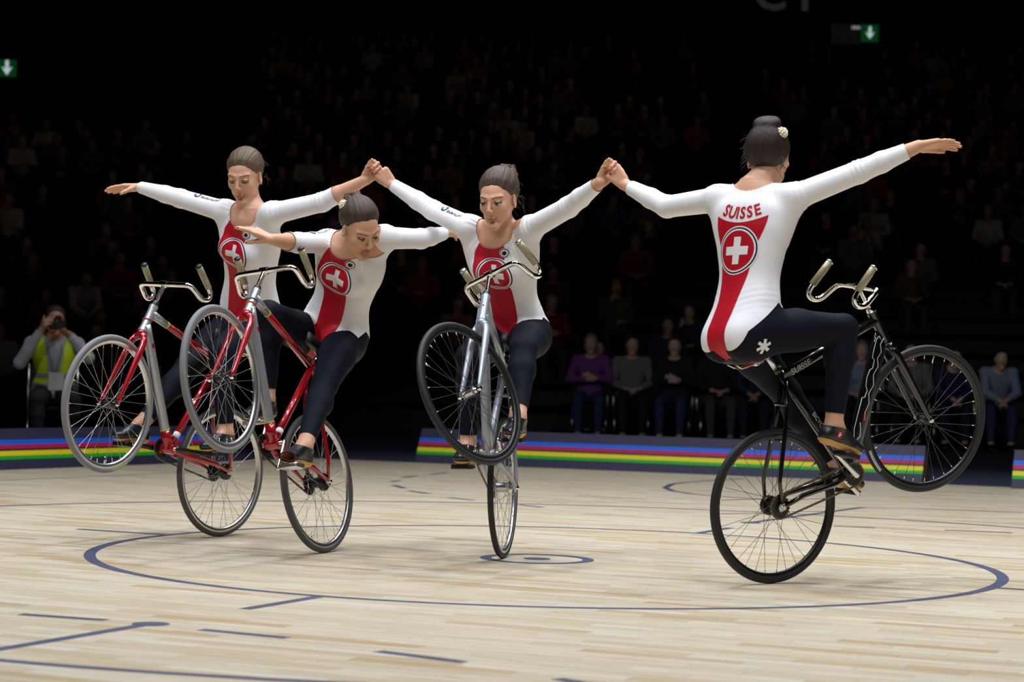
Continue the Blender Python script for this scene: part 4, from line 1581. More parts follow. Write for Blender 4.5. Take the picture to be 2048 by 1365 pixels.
def hair_piece(p, style, m, root, fine=.0034):
    F = Field((-.15, -.19, -.15), (.15, .13, .2), fine)
    X, Y, Z = [a.reshape([-1 if i == j else 1 for j in range(3)]) for i, a in enumerate(F.ax)]
    F.ell((0, -.022, .036), (.0800, .1000, .0885), None, .005)
    F.ell((0, -.035, .050), (.0790, .0900, .0820), None, .02)
    if style.get('wide'):
        F.ell((0, -.030, .020), (style['wide'], .088, .074), None, .02)
    if style.get('vol'):
        F.ell((0, -.03, .05), (.074, .09, .082 + style['vol']), None, .02)
    # combed strands running to the bun
    a = nrm(v3(0, -.75, .62) if style['bun'] != 'low' else v3(0, -1, -.05))
    b2 = np.cross(a, v3(1, 0, 0))
    q1 = X + 0 * Y + 0 * Z
    q2 = Y * b2[1] + Z * b2[2]
    ph = np.arctan2(q1, q2 - 0.0)
    F.F += (.0007 * np.sin(23 * ph + 3.5 * np.sin(3 * ph)) + .0005 * np.sin(57 * ph + 2 * np.sin(7 * ph))).astype(np.float32)
    g = (.80 * Y - .60 * (Z - .03)) - style.get('line', .016) + .10 * np.abs(X) - .006 + .0022 * np.sin(90 * X) + .0015 * np.sin(210 * X + 1)
    g = np.maximum(g, -.068 - Z - .25 * np.minimum(Y + .09, 0))
    # the hair lies thin at the hairline and gains volume behind it
    u = np.clip(-g / .035, 0, 1)
    F.F += (.0062 * (1 - u * u * (3 - 2 * u))).astype(np.float32)
    k = .005
    h = np.clip(.5 - .5 * (F.F - g) / k, 0, 1)
    F.F = (F.F * (1 - h) + g * h + k * h * (1 - h)).astype(np.float32)
    # ears stay free
    for sg in (1, -1):
        F.ell((sg * .078, .0, -.008), (.018, .024, .032), None, .006, True)
    b = style['bun']
    rnd = random.Random(style.get('seed', 1))
    if b == 'donut':
        c = v3(0, -.050, .127)
        axn = nrm(v3(0, -.45, .89))
        u1 = v3(1, 0, 0)
        u2 = np.cross(axn, u1)
        for i in range(16):
            t0, t1 = 2 * math.pi * i / 16, 2 * math.pi * (i + 1) / 16
            r = .029
            F.cone(c + r * (u1 * math.cos(t0) + u2 * math.sin(t0)), c + r * (u1 * math.cos(t1) + u2 * math.sin(t1)), .0245, .0245, .006)
        F.cone(c - axn * .04, c - axn * .012, .034, .03, .012)
    else:
        c = {'low': v3(0, -.108, .012), 'high': v3(0, -.095, .082), 'back': v3(0.015, -.092, .092)}[b]
        br = style.get('br', .036)
        F.ell(c, (br, br * .85, br * .9), None, .012)
        for i in range(14):
            d = nrm(v3(rnd.uniform(-1, 1), rnd.uniform(-1, .6), rnd.uniform(-1, 1)))
            e = nrm(np.cross(d, v3(rnd.uniform(-1, 1), rnd.uniform(-1, 1), rnd.uniform(-1, 1))))
            F.cone(c + d * br * .85 - e * .022, c + d * br * .9 + e * .022, .009, .006, .004)
    V, Q = F.mesh()
    V = relax(V, Q, 1, .3)
    st_ = np.stack([np.arctan2(V[:, 0], V[:, 1] * b2[1] + V[:, 2] * b2[2]), V @ a, np.full(len(V), style.get('seed', 1) * 3.1)], 1)
    V = V * p.hs @ p.HM.T + p.H
    hme = np_mesh('hair', V - root.RL, [Q])
    hat = hme.attributes.new('strand', 'FLOAT_VECTOR', 'POINT')
    hat.data.foreach_set('vector', st_.astype(np.float32).ravel())
    o = obj('hair', hme, m, root.o)
    # loose strands
    s = MB()
    for i in range(style.get('loose', 12)):
        sg = rnd.choice((1, -1)) if not style.get('side') else style['side']
        st = v3(sg * rnd.uniform(.045, .07), rnd.uniform(-.085, -.03), rnd.uniform(-.05, .07))
        dr = v3(sg * rnd.uniform(.2, .8), rnd.uniform(-.9, -.2), rnd.uniform(-.9, .3))
        ln = rnd.uniform(.02, .06)
        pts = []
        for j in range(6):
            t = j / 5
            pts.append(st + dr * ln * t + v3(0, 0, -.035 * t * t) + v3(sg * .008 * math.sin(3 * t + i), 0, 0))
        pts = np.array(pts) * p.hs @ p.HM.T + p.H - root.RL
        s.tube(pts, [.0012, .0012, .001, .001, .0008, .0004], 5)
    for i in range(style.get('top', 10)):
        an = rnd.uniform(-2.2, 2.2)
        st = v3(.072 * math.sin(an), -.02 + .06 * math.cos(an) * .8, .095 * abs(math.cos(an)) + .015)
        dr = nrm(st) * .012 + v3(rnd.uniform(-.02, .02), -.03, rnd.uniform(0, .012))
        pts = np.array([st, st + dr * .5, st + dr + v3(0, 0, -.002)]) * p.hs @ p.HM.T + p.H - root.RL
        s.tube(pts, [.0009, .0008, .0004], 4)
    if s.V:
        s.build('loose_hair', m, o, kind='stuff')
    fl = style.get('flower')
    if fl is not None:
        s = MB()
        cc = np.asarray(fl)
        R = .0195
        n = 46
        for i in range(n):
            z = 1 - 2 * (i + .5) / n
            a_ = i * 2.39996
            q = cc + R * v3(math.sqrt(1 - z * z) * math.cos(a_), math.sqrt(1 - z * z) * math.sin(a_), z)
            s.ball((q * p.hs) @ p.HM.T + p.H - root.RL, .0052, 6, 4)
        s.ball((cc * p.hs) @ p.HM.T + p.H - root.RL, R * .95, 8, 6)
        s.build('hair_flower', M_FLOW, o, label='small cream flower pinned in the hair')
    return o

def face_paint(p, root, body, hairm, eyes='open'):
    A = table(p, .0006)
    fr = (A[:, 10] > .03) & (np.abs(A[:, 9]) < .07) & (np.abs(A[:, 11]) < .09)
    keep = fr[p.TR].all(1)
    T0 = p.TR[keep]
    us = np.unique(T0)
    mp = np.full(len(A), -1)
    mp[us] = np.arange(len(us))
    A, T0 = A[us], mp[T0]
    def put_(A_, T_, m, name, lift=0.0):
        B = A_.copy()
        B[:, :3] += B[:, 3:6] * lift
        return tobj(name, B, T_, m, root, body)
    x, z = 9, 11
    # lips
    for zc, rx_, rz_, in ((-.0634, .0195, .0030), (-.0700, .0170, .0038)):
        B, T = cut(A, T0, 1 - np.sqrt((A[:, x] / rx_) ** 2 + ((A[:, z] - zc) / rz_) ** 2))
        put_(B, T, M_LIPS, 'lip')
    B, T = cut(A, T0, .00075 - np.abs(A[:, z] + .0664 + .6 * A[:, x] ** 2 * 6))
    B, T = cut(B, T, .0185 - np.abs(B[:, x]))
    put_(B, T, M_MOUTH, 'mouth_line', .0006)
    for g in (1, -1):
        # brow
        u = A[:, x] * g
        zc = .0235 + .0035 * np.sin(np.clip((u - .012) / .040, 0, 1) * 2.6)
        B, T = cut(A, T0, .0018 - np.abs(A[:, z] - zc))
        B, T = cut(B, T, B[:, x] * g - .013)
        B, T = cut(B, T, .052 - B[:, x] * g)
        put_(B, T, hairm, 'eyebrow')
        # shaded lid and eye
        cx = .0325
        if eyes == 'closed':
            zc = -.0035 - .0 * u
            B, T = cut(A, T0, 1 - np.sqrt(((A[:, x] * g - cx) / .0165) ** 2 + ((A[:, z] - .0015) / .0078) ** 2))
            put_(B, T, M_LASH, 'eyelid')
            B, T = cut(A, T0, 1 - np.sqrt(((A[:, x] * g - cx) / .0160) ** 2 + ((A[:, z] + .0042) / .0026) ** 2))
            put_(B, T, M_EYED, 'eyelash', .0006)
        else:
            B, T = cut(A, T0, 1 - np.sqrt(((A[:, x] * g - cx) / .0165) ** 2 + ((A[:, z] - .0035) / .0085) ** 2))
            put_(B, T, M_LASH, 'eyelid')
            B, T = cut(A, T0, 1 - np.sqrt(((A[:, x] * g - cx) / .0140) ** 2 + ((A[:, z] + .0005) / .0048) ** 2))
            put_(B, T, M_EYEW, 'eye', .0005)
            B2, T2 = cut(B, T, 1 - np.sqrt(((B[:, x] * g - cx + .001) / .0064) ** 2 + ((B[:, z] + .0008) / .0064) ** 2))
            put_(B2, T2, M_EYED, 'iris', .0010)
            B, T = cut(A, T0, 1 - np.sqrt(((A[:, x] * g - cx - .001) / .0165) ** 2 + ((A[:, z] - .0040) / .0022) ** 2))
            put_(B, T, M_EYED, 'eyelash', .0014)

def dress_rider(p, sp, root, name):
    o = root.o
    body = obj('body', np_mesh('body', p.V - root.RL, [p.Q]), M_SKIN, o)
    V, T = p.V, p.T
    seg = p.segs
    L = T.L
    # ---- jersey
    f = np.full(len(V), .06)
    for sd in 'LR':
        q = seg[sd]
        m = isc(p, sd + 'fore')
        ln = np.linalg.norm(q['W'] - q['E'])
        s = (V - q['E']) @ ((q['W'] - q['E']) / ln)
        f[m] = np.minimum(f[m], sp['cuff' + sd] * ln - s[m])
    arm = isc(p, 'Lupper', 'Rupper', 'Lfore', 'Rfore')
    c = T.at(0, .020, 1.0) + T.ez * .012
    ql = np.stack([T.at(.1, 0, 1) - T.at(0, 0, 1)], 0)[0] / .1
    qf = np.cross(ql, T.ez)
    dv = V - c
    ne = np.sqrt(((dv @ ql) / .096) ** 2 + ((dv @ qf) / .106) ** 2 + ((dv @ T.ez) / .110) ** 2)
    fe = (ne - 1) * .09
    a, b = T.N + T.ez * .045, p.H + p.HM[:, 2] * .05
    ba = b - a
    t = np.clip(((V - a) @ ba) / (ba @ ba), 0, 1)
    fc = np.linalg.norm(V - a - t[:, None] * ba, axis=1) - (.062 + .07 * t)
    fs = np.linalg.norm(V - p.H - p.HM @ v3(0, .022, -.012), axis=1) - .138 * p.hs
    fn_ = np.minimum(np.minimum(fe, fc), fs)
    f = np.where(arm, f, np.minimum(f, fn_))
    fl = np.full(len(V), .06)
    for sd, g in (('L', 1), ('R', -1)):
        q = seg[sd]
        K = T.at(g * .030, .02, -.19)
        Qp = T.at(g * .150, .05, sp.get('hipline', .20))
        # leg opening in front: sheet through crotch side and hip that contains the fore-aft direction
        nv = np.cross(T.f, Qp - K)
        nv = nrm(nv)
        if nv @ (T.P + T.ez * .1 - K) < 0: nv = -nv
        ff_ = (V - K) @ nv
        # and at the side: rising from the seat to the hip crease
        tb = np.where(p.ty > -.095, -.050 + 1.02 * (p.ty + .12), -.0245 + 3.2 * (p.ty + .095))
        fs_ = (p.tt * L - tb) / 1.43
        fp = np.maximum(ff_, fs_)
        u = (q['K'] - q['H'])
        ln = np.linalg.norm(u)
        s = (V - q['H']) @ (u / ln)
        th = isc(p, sd + 'thigh')
        fp = np.where(th, np.minimum(fp, .075 - s), fp)
        fp = np.where(isc(p, sd + 'shin', sd + 'foot'), -.05, fp)
        # only this half of the body
        half = (p.tx * g) > -.002
        fl = np.where(half, np.minimum(fl, fp), fl)
    f = np.where(arm | isc(p, 'head'), f, np.minimum(f, fl))
    A0 = table(p, .0042)
    # gathers at the neckline, creases at the elbows and waist
    fold = np.zeros(len(V))
    th_ = np.arctan2(dv @ ql, dv @ qf)
    fold += np.where(arm, 0, .0014 * np.sin(42 * th_ + 3 * np.sin(5 * th_)) * np.clip(1 - fe / .085, 0, 1) * (fe > 0))
    for sd in 'LR':
        q = seg[sd]
        ad_ = nrm(q['W'] - q['S'])
        s = (V - q['E']) @ ad_
        rad = nrm((q['E'] - q['S']) / np.linalg.norm(q['E'] - q['S']) - (q['W'] - q['E']) / np.linalg.norm(q['W'] - q['E']) + v3(0, 0, .02))
        wv = .5 + .5 * np.clip((p.NR @ v3(0, 0, 1)) * .6 - (p.NR @ rad) * .6, -1, 1)
        m_ = isc(p, sd + 'upper', sd + 'fore')
        fold += np.where(m_, .0019 * wv * np.sin(s * 2 * np.pi / .021 + 1.2 * (V @ v3(3, 5, 9))) * np.exp(-((s + .004) / .030) ** 2), 0)
        s2 = (V - q['S']) @ nrm(q['E'] - q['S'])
        fold += np.where(m_, .0011 * np.sin(s2 * 2 * np.pi / .024 + 14 * p.ty) * np.exp(-((s2 - .03) / .035) ** 2), 0)
    fold += np.where(arm, 0, .0004 * np.sin((p.tt * L + .35 * p.tx) * 2 * np.pi / .027) * np.exp(-((p.tt * L - .115) / .055) ** 2) * np.clip(np.abs(p.tx) / .06, 0, 1))
    A0[:, :3] += p.NR * fold[:, None]
    A, TR = cut(A0, p.TR, f)
    jer = tobj('jersey', A, TR, M_JERS, root)
    bvh = BVHTree.FromPolygons([Vector(v) for v in A[:, :3]], TR.tolist())
    def layer(B, Tt, m, nm, lift):
        if len(Tt) == 0: return None
        B = B.copy()
        B[:, :3] += B[:, 3:6] * lift
        return tobj(nm, B, Tt, m, root, jer)
    X, Yy, Tm = 6, 7, 8
    tor = ~arm & ~isc(p, 'head')
    # only torso triangles carry prints
    idx_keep = np.zeros(len(A0), bool)
    idx_keep[tor] = True
    fp = np.where(tor, .05, -.05)
    AF, TF = cut(A0, p.TR, np.minimum(f, fp))
    # front print
    B, Tt = cut(AF, TF, AF[:, Yy] - .012)
    FB, FT = B, Tt
    tn = B[:, Tm] / L
    B1, T1 = cut(B, Tt, B[:, X] + .054 + .042 * smooth1(tn, .42, .70) - .055 * smooth1(tn, .80, .98))
    B1, T1 = cut(B1, T1, .056 - B1[:, X])
    layer(B1, T1, M_JRED, 'red_panel', .0010)
    def roundel(B, Tt, cx, ct, rx_, rt, sk=0.0):
        rr = lambda Q: np.sqrt(((Q[:, X] - cx) / rx_) ** 2 + ((Q[:, Tm] - ct) / rt) ** 2)
        W, Wt = cut(B, Tt, 1 - rr(B)); layer(W, Wt, M_JERS, 'white_ring', .0018)
        W, Wt = cut(W, Wt, .945 - rr(W)); layer(W, Wt, M_JBLK, 'black_ring', .0026)
        W, Wt = cut(W, Wt, .885 - rr(W)); layer(W, Wt, M_JERS, 'white_ring', .0034)
        W, Wt = cut(W, Wt, .815 - rr(W)); layer(W, Wt, M_JRED, 'red_disc', .0042)
        for x0, x1, ht in ((-.175, .175, .56), (-.56, -.175, .175), (.175, .56, .175)):
            C_, Ct = cut(W, Wt, x1 * rx_ - (W[:, X] - cx))
            C_, Ct = cut(C_, Ct, (C_[:, X] - cx) - x0 * rx_)
            C_, Ct = cut(C_, Ct, ht * rt - (C_[:, Tm] - ct))
            C_, Ct = cut(C_, Ct, ht * rt + (C_[:, Tm] - ct))
            layer(C_, Ct, M_JERS, 'white_cross', .0050)
    roundel(FB, FT, .006, .655 * L, .086, .074)
    # small round maker's badge on the left breast
    cx, ct, r = .056, .835 * L, .0215
    rr = lambda Q: np.sqrt((Q[:, X] - cx) ** 2 + (Q[:, Tm] - ct) ** 2) / r
    W, Wt = cut(FB, FT, 1 - rr(FB)); layer(W, Wt, M_JERS, 'badge', .0020)
    W2, Wt2 = cut(W, Wt, .92 - rr(W)); layer(W2, Wt2, M_JBLK, 'badge_ring', .0028)
    W2, Wt2 = cut(W2, Wt2, .76 - rr(W2)); layer(W2, Wt2, M_JERS, 'badge_centre', .0036)
    for an in (20, 80, 140):
        e = (math.cos(R_(an)), math.sin(R_(an)))
        C_, Ct = W2, Wt2
        along = lambda Q: (Q[:, X] - cx) * e[0] + (Q[:, Tm] - ct) * e[1]
        perp = lambda Q: -(Q[:, X] - cx) * e[1] + (Q[:, Tm] - ct) * e[0]
        C_, Ct = cut(C_, Ct, .0035 - np.abs(perp(C_)))
        C_, Ct = cut(C_, Ct, .0105 - np.abs(along(C_)))
        layer(C_, Ct, M_JBLK, 'badge_star', .0044)
    # back print
    B, Tt = cut(AF, TF, -.012 - AF[:, Yy])
    BB_, BT = B, Tt
    tn = B[:, Tm] / L
    hw = lambda Q: .056 + .016 * smooth1(Q[:, Tm] / L, .15, .45) + .038 * smooth1(Q[:, Tm] / L, .45, .75)
    B1, T1 = cut(B, Tt, .715 * L + 2.6 * B[:, X] ** 2 - B[:, Tm])
    B1, T1 = cut(B1, T1, hw(B1) - B1[:, X])
    B1, T1 = cut(B1, T1, hw(B1) + B1[:, X])
    layer(B1, T1, M_JRED, 'red_panel', .0010)
    roundel(BB_, BT, -.006, .525 * L, .090, .096)
    # country name arched over the back panel
    xx = -.092
    for ch, w in zip('SUISSE', (.033, .037, .018, .032, .032, .032)):
        me = text_mesh(ch, .066, 0, .0016, 1.0, 'CENTER')
        V2 = np.array([v.co[:2] for v in me.vertices])
        V2[:, 0] *= .80
        xc = xx + w / 2
        tl = .742 * L + 2.6 * xc * xc
        sl = math.atan(2 * 2.6 * xc)
        cr, sr = math.cos(sl), math.sin(sl)
        V2 = np.stack([V2[:, 0] * cr - V2[:, 1] * sr + xc, V2[:, 0] * sr + V2[:, 1] * cr], 1)
        P = []
        for x_, y_ in V2:
            tq = (tl + y_) / L
            o0 = T.at(-x_, -.35, tq)
            o1 = T.at(-x_, 0, tq)
            d = nrm(o1 - o0)
            h = bvh.ray_cast(Vector(o0), Vector(d), .6)
            P.append((np.array(h[0]) - d * .0022 if h[0] is not None else o1) - root.RL)
        me.vertices.foreach_set('co', np.array(P, np.float32).ravel())
        me.update()
        obj('lettering', me, M_JRED, jer)
        xx += w
    # sleeve badge and sponsor name on the right upper arm
    q = seg['R']
    ad = nrm(q['S'] - q['E'])
    nd = np.asarray(sp['sleeve_n'], float)
    nd = nrm(nd - (nd @ ad) * ad)
    yd = np.cross(nd, ad)
    oc = q['E'] + (q['S'] - q['E']) * .40
    V2, Q = disc2d(.0, .0185, 26); decal(root, jer, bvh, V2, Q, oc, ad, yd, nd, M_JBLK, 'sleeve_badge', .0016)
    for k_, mm in ((0, M_JBLU), (1, M_JERS), (2, M_JBLU), (3, M_JERS)):
        V2, Q = disc2d(.0, .0122, 8, 90 * k_, 90 * k_ + 90); decal(root, jer, bvh, V2, Q, oc, ad, yd, nd, mm, 'sleeve_badge_field', .0026)
    decal_txt(root, jer, bvh, 'Badertscher', .024, oc + ad * .026 - yd * .016, ad, yd, nd, M_JBLK, 'lettering', .0020, .0002, 'LEFT')
    # ---- leggings
    f = np.full(len(V), .06)
    f = np.where(isc(p, 'torso'), np.minimum(f, .105 - p.tt * L), f)
    for sd in 'LR':
        q = seg[sd]
        u = q['A'] - q['K']
        ln = np.linalg.norm(u)
        s = (V - q['K']) @ (u / ln)
        m = isc(p, sd + 'shin', sd + 'foot')
        f[m] = sp.get('hem' + sd, .88) * ln - s[m]
    f = np.where(arm | isc(p, 'head'), -.05, f)
    A, TR = cut(table(p, .0022), p.TR, f)
    leg = tobj('leggings', A, TR, M_LEGG, root)
    if sp.get('hipmark'):
        bv2 = BVHTree.FromPolygons([Vector(v) for v in A[:, :3]], TR.tolist())
        oc, xd, yd, nd = [np.asarray(z, float) for z in sp['hipmark']]
        nd = nrm(nd); xd = nrm(xd - (xd @ nd) * nd); yd = np.cross(nd, xd)
        for a0 in (28, 88, 148):
            e = v3(math.cos(R_(a0)), math.sin(R_(a0)), 0)
            h = v3(-e[1], e[0], 0) * .0062
            n = 9
            tt_ = np.linspace(-1, 1, n)[:, None] * .030 * e[:2]
            V2 = np.concatenate([tt_ - h[:2], tt_ + h[:2]])
            k_ = np.arange(n - 1)
            decal(root, leg, bv2, V2, np.stack([k_, k_ + 1, n + k_ + 1, n + k_], 1), oc, xd, yd, nd, M_JERS, 'hip_mark', .0016)
    # ---- slippers
    for sd in 'LR':
        q = seg[sd]
        dv = V - q['A']
        hgt, xf = dv @ q['fn'], dv @ q['fd']
        ok = isc(p, sd + 'foot', sd + 'shin')
        f = np.where(ok, -.010 + .10 * xf - hgt, -.05)
        f = np.where(isc(p, sd + 'shin') & (hgt > .02), -.05, f)
        A, TR = cut(table(p, .0045), p.TR, f)
        sh = tobj('slipper', A, TR, M_SHOE, root)
        f2 = np.where(ok, -.0625 - .10 * np.maximum(xf - .06, 0) - hgt, -.05)
        A, TR = cut(table(p, .0085), p.TR, f2)
        tobj('sole', A, TR, M_SOLE, root, sh)
        if sp.get('shoeflag') == sd:
            A, TR = cut(table(p, .0045), p.TR, f)
            bv3 = BVHTree.FromPolygons([Vector(v) for v in A[:, :3]], TR.tolist())
            nd = nrm(np.cross(q['fd'], q['fn'])) * (1 if sd == 'R' else -1)
            oc = q['A'] - q['fn'] * .036 + q['fd'] * .012
            sq = lambda w, h: (np.array([(-w, -h), (0, -h), (w, -h), (-w, h), (0, h), (w, h)]), np.array([[0, 1, 4, 3], [1, 2, 5, 4]]))
            for (w, h), mm, nm, lf in (((.015, .013), M_JRED, 'red_flag', .0015), ((.0095, .0028), M_JERS, 'white_cross', .0026), ((.0028, .0095), M_JERS, 'white_cross', .0026)):
                V2, Q = sq(w, h)
                decal(root, sh, bv3, V2, Q, oc, q['fd'], q['fn'], nd, mm, nm, lf)
    # nails
    for sd in 'LR':
        for tip, e, nn in p.tips[sd]:
            Mx = np.stack([e, np.cross(nn, e), nn], 1)
            s = MB(); s.ball(tip + e * .001 + nn * .0052 - root.RL, (.0062, .0046, .0018), 8, 5, Mx)
            s.build('fingernail', M_NAIL, body)
    return body

UPV = v3(0, 0, 1)
FOOTDIR = {
    'A': {'left': nrm(v3(-.522, -.853, .02)), 'right': nrm(v3(-.522, -.853, .10))},
    'B': {'left': nrm(v3(-.391, -.92, .16)), 'right': nrm(v3(-.391, -.92, .0))},
    'C': {'left': nrm(v3(-.162, -.987, .05)), 'right': nrm(v3(-.162, -.987, .08))},
    'D': {'left': nrm(v3(.848, .531, -.12)), 'right': nrm(v3(.848, .531, -.26))},
}
RID = {
'A': dict(P=(-1.463, 0.953, 1.045), N=(-1.439, 0.715, 1.568), H=(-1.471, 0.690, 1.719), RS=(-1.572, 0.807, 1.558), RE=(-1.813, 0.921, 1.626), RW=(-2.027, 1.013, 1.683), LS=(-1.321, 0.601, 1.539), LE=(-1.076, 0.495, 1.591), LW=(-0.872, 0.398, 1.690), RH=(-1.531, 0.994, 1.044), LH=(-1.395, 0.911, 1.046), PL=(-1.564, 0.515, 0.406), PR=(-1.950, 0.402, 0.445), hd=(-0.522, -0.853, 0.000), ly=(0.853, -0.522, 0.011)),
'B': dict(P=(-1.005, 0.344, 0.958), N=(-0.894, 0.118, 1.401), H=(-0.851, -0.020, 1.440), RS=(-1.019, 0.221, 1.389), RE=(-1.126, -0.010, 1.370), RW=(-1.218, -0.209, 1.371), LS=(-0.750, 0.054, 1.405), LE=(-0.597, 0.245, 1.416), LW=(-0.491, 0.433, 1.458), RH=(-1.078, 0.375, 0.945), LH=(-0.933, 0.313, 0.970), PL=(-1.082, -0.416, 0.399), PR=(-1.280, -0.111, 0.575), hd=(-0.391, -0.920, 0.000), ly=(0.909, -0.386, 0.159)),
'C': dict(P=(-0.169, 0.235, 0.987), N=(-0.238, 0.020, 1.464), H=(-0.245, -0.070, 1.577), RS=(-0.374, 0.085, 1.461), RE=(-0.547, 0.276, 1.549), RW=(-0.742, 0.364, 1.670), LS=(-0.100, -0.055, 1.453), LE=(0.066, -0.264, 1.536), LW=(0.197, -0.457, 1.631), RH=(-0.247, 0.247, 0.985), LH=(-0.090, 0.222, 0.989), PL=(-0.144, -0.521, 0.537), PR=(-0.363, -0.208, 0.407), hd=(-0.162, -0.987, 0.000), ly=(0.986, -0.162, 0.025)),
'D': dict(P=(0.770, -1.005, 1.009), N=(0.805, -0.950, 1.583), H=(0.857, -0.900, 1.700), RS=(0.945, -1.040, 1.535), RE=(1.198, -1.054, 1.642), RW=(1.421, -1.103, 1.743), LS=(0.661, -0.875, 1.535), LE=(0.468, -0.664, 1.517), LW=(0.297, -0.491, 1.620), RH=(0.812, -1.073, 1.006), LH=(0.727, -0.938, 1.012), PL=(1.257, -0.514, 0.359), PR=(1.196, -0.877, 0.524), hd=(0.848, 0.531, 0.000), ly=(-0.530, 0.847, 0.035)),
}
GC = (68, 84, 40)
RSP = {
'A': dict(head=((-.22, -.90, -.38), (0, 0, 1)), hs=1.03, eyes='closed', hair=M_HAIRA, style=dict(bun='low', br=.030, loose=14, top=12, seed=3, line=.026),
          handR=dict(d=v3(-.97, -.10, -.06), n=v3(0, .30, .95), curl=(7, 8, 5), thumb=(26, 34, 6), spread=.10), handL=dict(d=v3(.70, -.02, .71), n=v3(0, 1, 0), curl=GC, thumb=(22, 38, 34)),
          cuffR=.99, cuffL=.34, sleeve_n=(.1, -.55, .85), hipline=.20),
'B': dict(head=((.52, -.60, -.60), (.16, -.50, .85)), hs=1.03, eyes='open', hair=M_HAIRB, style=dict(bun='high', br=.040, loose=6, top=6, seed=5, flower=(-.058, -.075, .078), line=.010),
          handR=dict(d=v3(-.85, -.35, .40), n=v3(.25, -.45, .86), curl=[(2, 8, 6), (8, 10, 6), (14, 12, 8), (20, 14, 8)], thumb=(16, 34, 6), spread=.05), handL=dict(d=v3(.5, .8, .1), n=v3(0, 0, 1), curl=(20, 25, 15)),
          cuffR=.40, cuffL=.86, sleeve_n=(-.1, -.65, .75), bend=-.035, hipline=.17),
'C': dict(head=((-.36, -.88, -.30), (0, 0, 1)), hs=1.03, eyes='open', hair=M_HAIRC, style=dict(bun='back', br=.042, loose=12, side=1, top=10, seed=8, line=.017, vol=.006),
          handR=dict(d=v3(-.68, 0, .73), n=v3(0, -1, 0), curl=GC, thumb=(22, 38, 34)), handL=dict(d=v3(.66, 0, .75), n=v3(0, 1, 0), curl=GC, thumb=(22, 38, 34)),
          cuffR=.97, cuffL=.88, sleeve_n=(-.25, -.5, .85), hipline=.17),
'D': dict(head=((.36, .92, -.14), (0, 0, 1)), hs=1.03, eyes='open', hair=M_HAIRD, style=dict(bun='donut', wide=.0885, loose=46, top=24, seed=11, flower=(-.066, -.066, .086), line=.014),
          handR=dict(d=v3(.97, .12, .14), n=v3(-.10, .38, .92), curl=[(10, 8, 6), (6, 8, 5), (4, 8, 5), (2, 6, 5)], thumb=(14, 6, 4), spread=.03), handL=dict(d=v3(-.70, 0, .71), n=v3(0, -1, 0), curl=GC, thumb=(22, 38, 34)),
          cuffR=.80, cuffL=.84, sleeve_n=(0, .3, .95), hipline=.21, shoeflag='R', hipmark=((.83, -1.16, .945), (.9, .35, .05), (0, 0, 1), (.50, -.86, -.1))),
}
RLAB = {'A': ('woman in white and red jersey with loose low hair and lowered eyes, farthest left rider', 'red and silver bicycle on its rear wheel, farthest left of the four, grey tyres'),
        'B': ('woman bending forward over her handlebar, white flower in her bun, one hand reaching out', 'red and silver bicycle with blue and orange hair ties on its head tube'),
        'C': ('woman facing the camera with both arms raised and hands joined on either side', 'all silver bicycle with black tyres, seen nearly head-on, on its rear wheel'),
        'D': ('woman seen from behind with dark bun and cream flower, right arm stretched out', 'black bicycle on its rear wheel, front wheel lifted at the right')}
BCOL = {
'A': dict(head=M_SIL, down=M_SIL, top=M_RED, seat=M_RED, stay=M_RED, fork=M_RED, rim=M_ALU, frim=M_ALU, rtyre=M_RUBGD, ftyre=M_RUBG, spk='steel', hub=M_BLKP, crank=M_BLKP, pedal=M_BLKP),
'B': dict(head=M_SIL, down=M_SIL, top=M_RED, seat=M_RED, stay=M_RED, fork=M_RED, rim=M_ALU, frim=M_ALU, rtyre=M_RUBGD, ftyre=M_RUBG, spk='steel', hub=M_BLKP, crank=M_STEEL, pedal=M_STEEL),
'C': dict(head=M_SIL2, down=M_SIL2, top=M_SIL2, seat=M_SIL2, stay=M_SIL2, fork=M_SIL2, rim=M_ALU, frim=M_BLKP, rtyre=M_RUBB, ftyre=M_RUBB, fspk='black', spk='steel', hub=M_STEEL, crank=M_STEEL, pedal=M_BLKP),
'D': dict(head=M_BLK, down=M_BLK, top=M_BLK, seat=M_BLK, stay=M_BLK, fork=M_BLK, rim=M_BLKP, frim=M_BLKP, rtyre=M_RUBB, ftyre=M_RUBB, spk='black', hub=M_BLKP, crank=M_ALU, pedal=M_BLKP),
}
def build_rider(n):
    r = {k: np.asarray(v, float) for k, v in RID[n].items()}
    sp = dict(RSP[n])
    J = {k: r[k] for k in ('P', 'N', 'H', 'RS', 'RE', 'RW', 'LS', 'LE', 'LW', 'RH', 'LH')}
    for sd, nm, pk in (('L', 'left', 'PL'), ('R', 'right', 'PR')):
        fd = FOOTDIR[n][nm]
        fn_ = nrm(UPV - (UPV @ fd) * fd)
        J[sd + 'A'] = r[pk] + fn_ * .098 - fd * .095
        g = 1 if sd == 'L' else -1
        J[sd + 'K'] = ik(J[sd + 'H'], J[sd + 'A'], .40, .385, r['hd'] + UPV * .55 + r['ly'] * g * .10)
        sp['foot' + sd] = (fd, fn_)
    sp['J'] = J
    sp['hl'] = r['ly']
    sp['sl'] = J['LS'] - J['RS']
    p = make_body(sp)
    root = Root()
    root.RL = v3(r['P'][0], r['P'][1], r['P'][2] - .1)
    root.o = empty('person', tuple(root.RL), RLAB[n][0], 'person', 'artistic cycling riders')
    b = dress_rider(p, sp, root, n)
    face_paint(p, root, b, sp['hair'], sp['eyes'])
    hair_piece(p, sp['style'], sp['hair'], root)
    return p
for _n in 'ABCD':
    build_bike(_n, RLAB[_n][1], BCOL[_n])
import time
for _n in 'ABCD':
    _t = time.time()
    build_rider(_n)
    print('rider', _n, round(time.time() - _t, 1), 's')
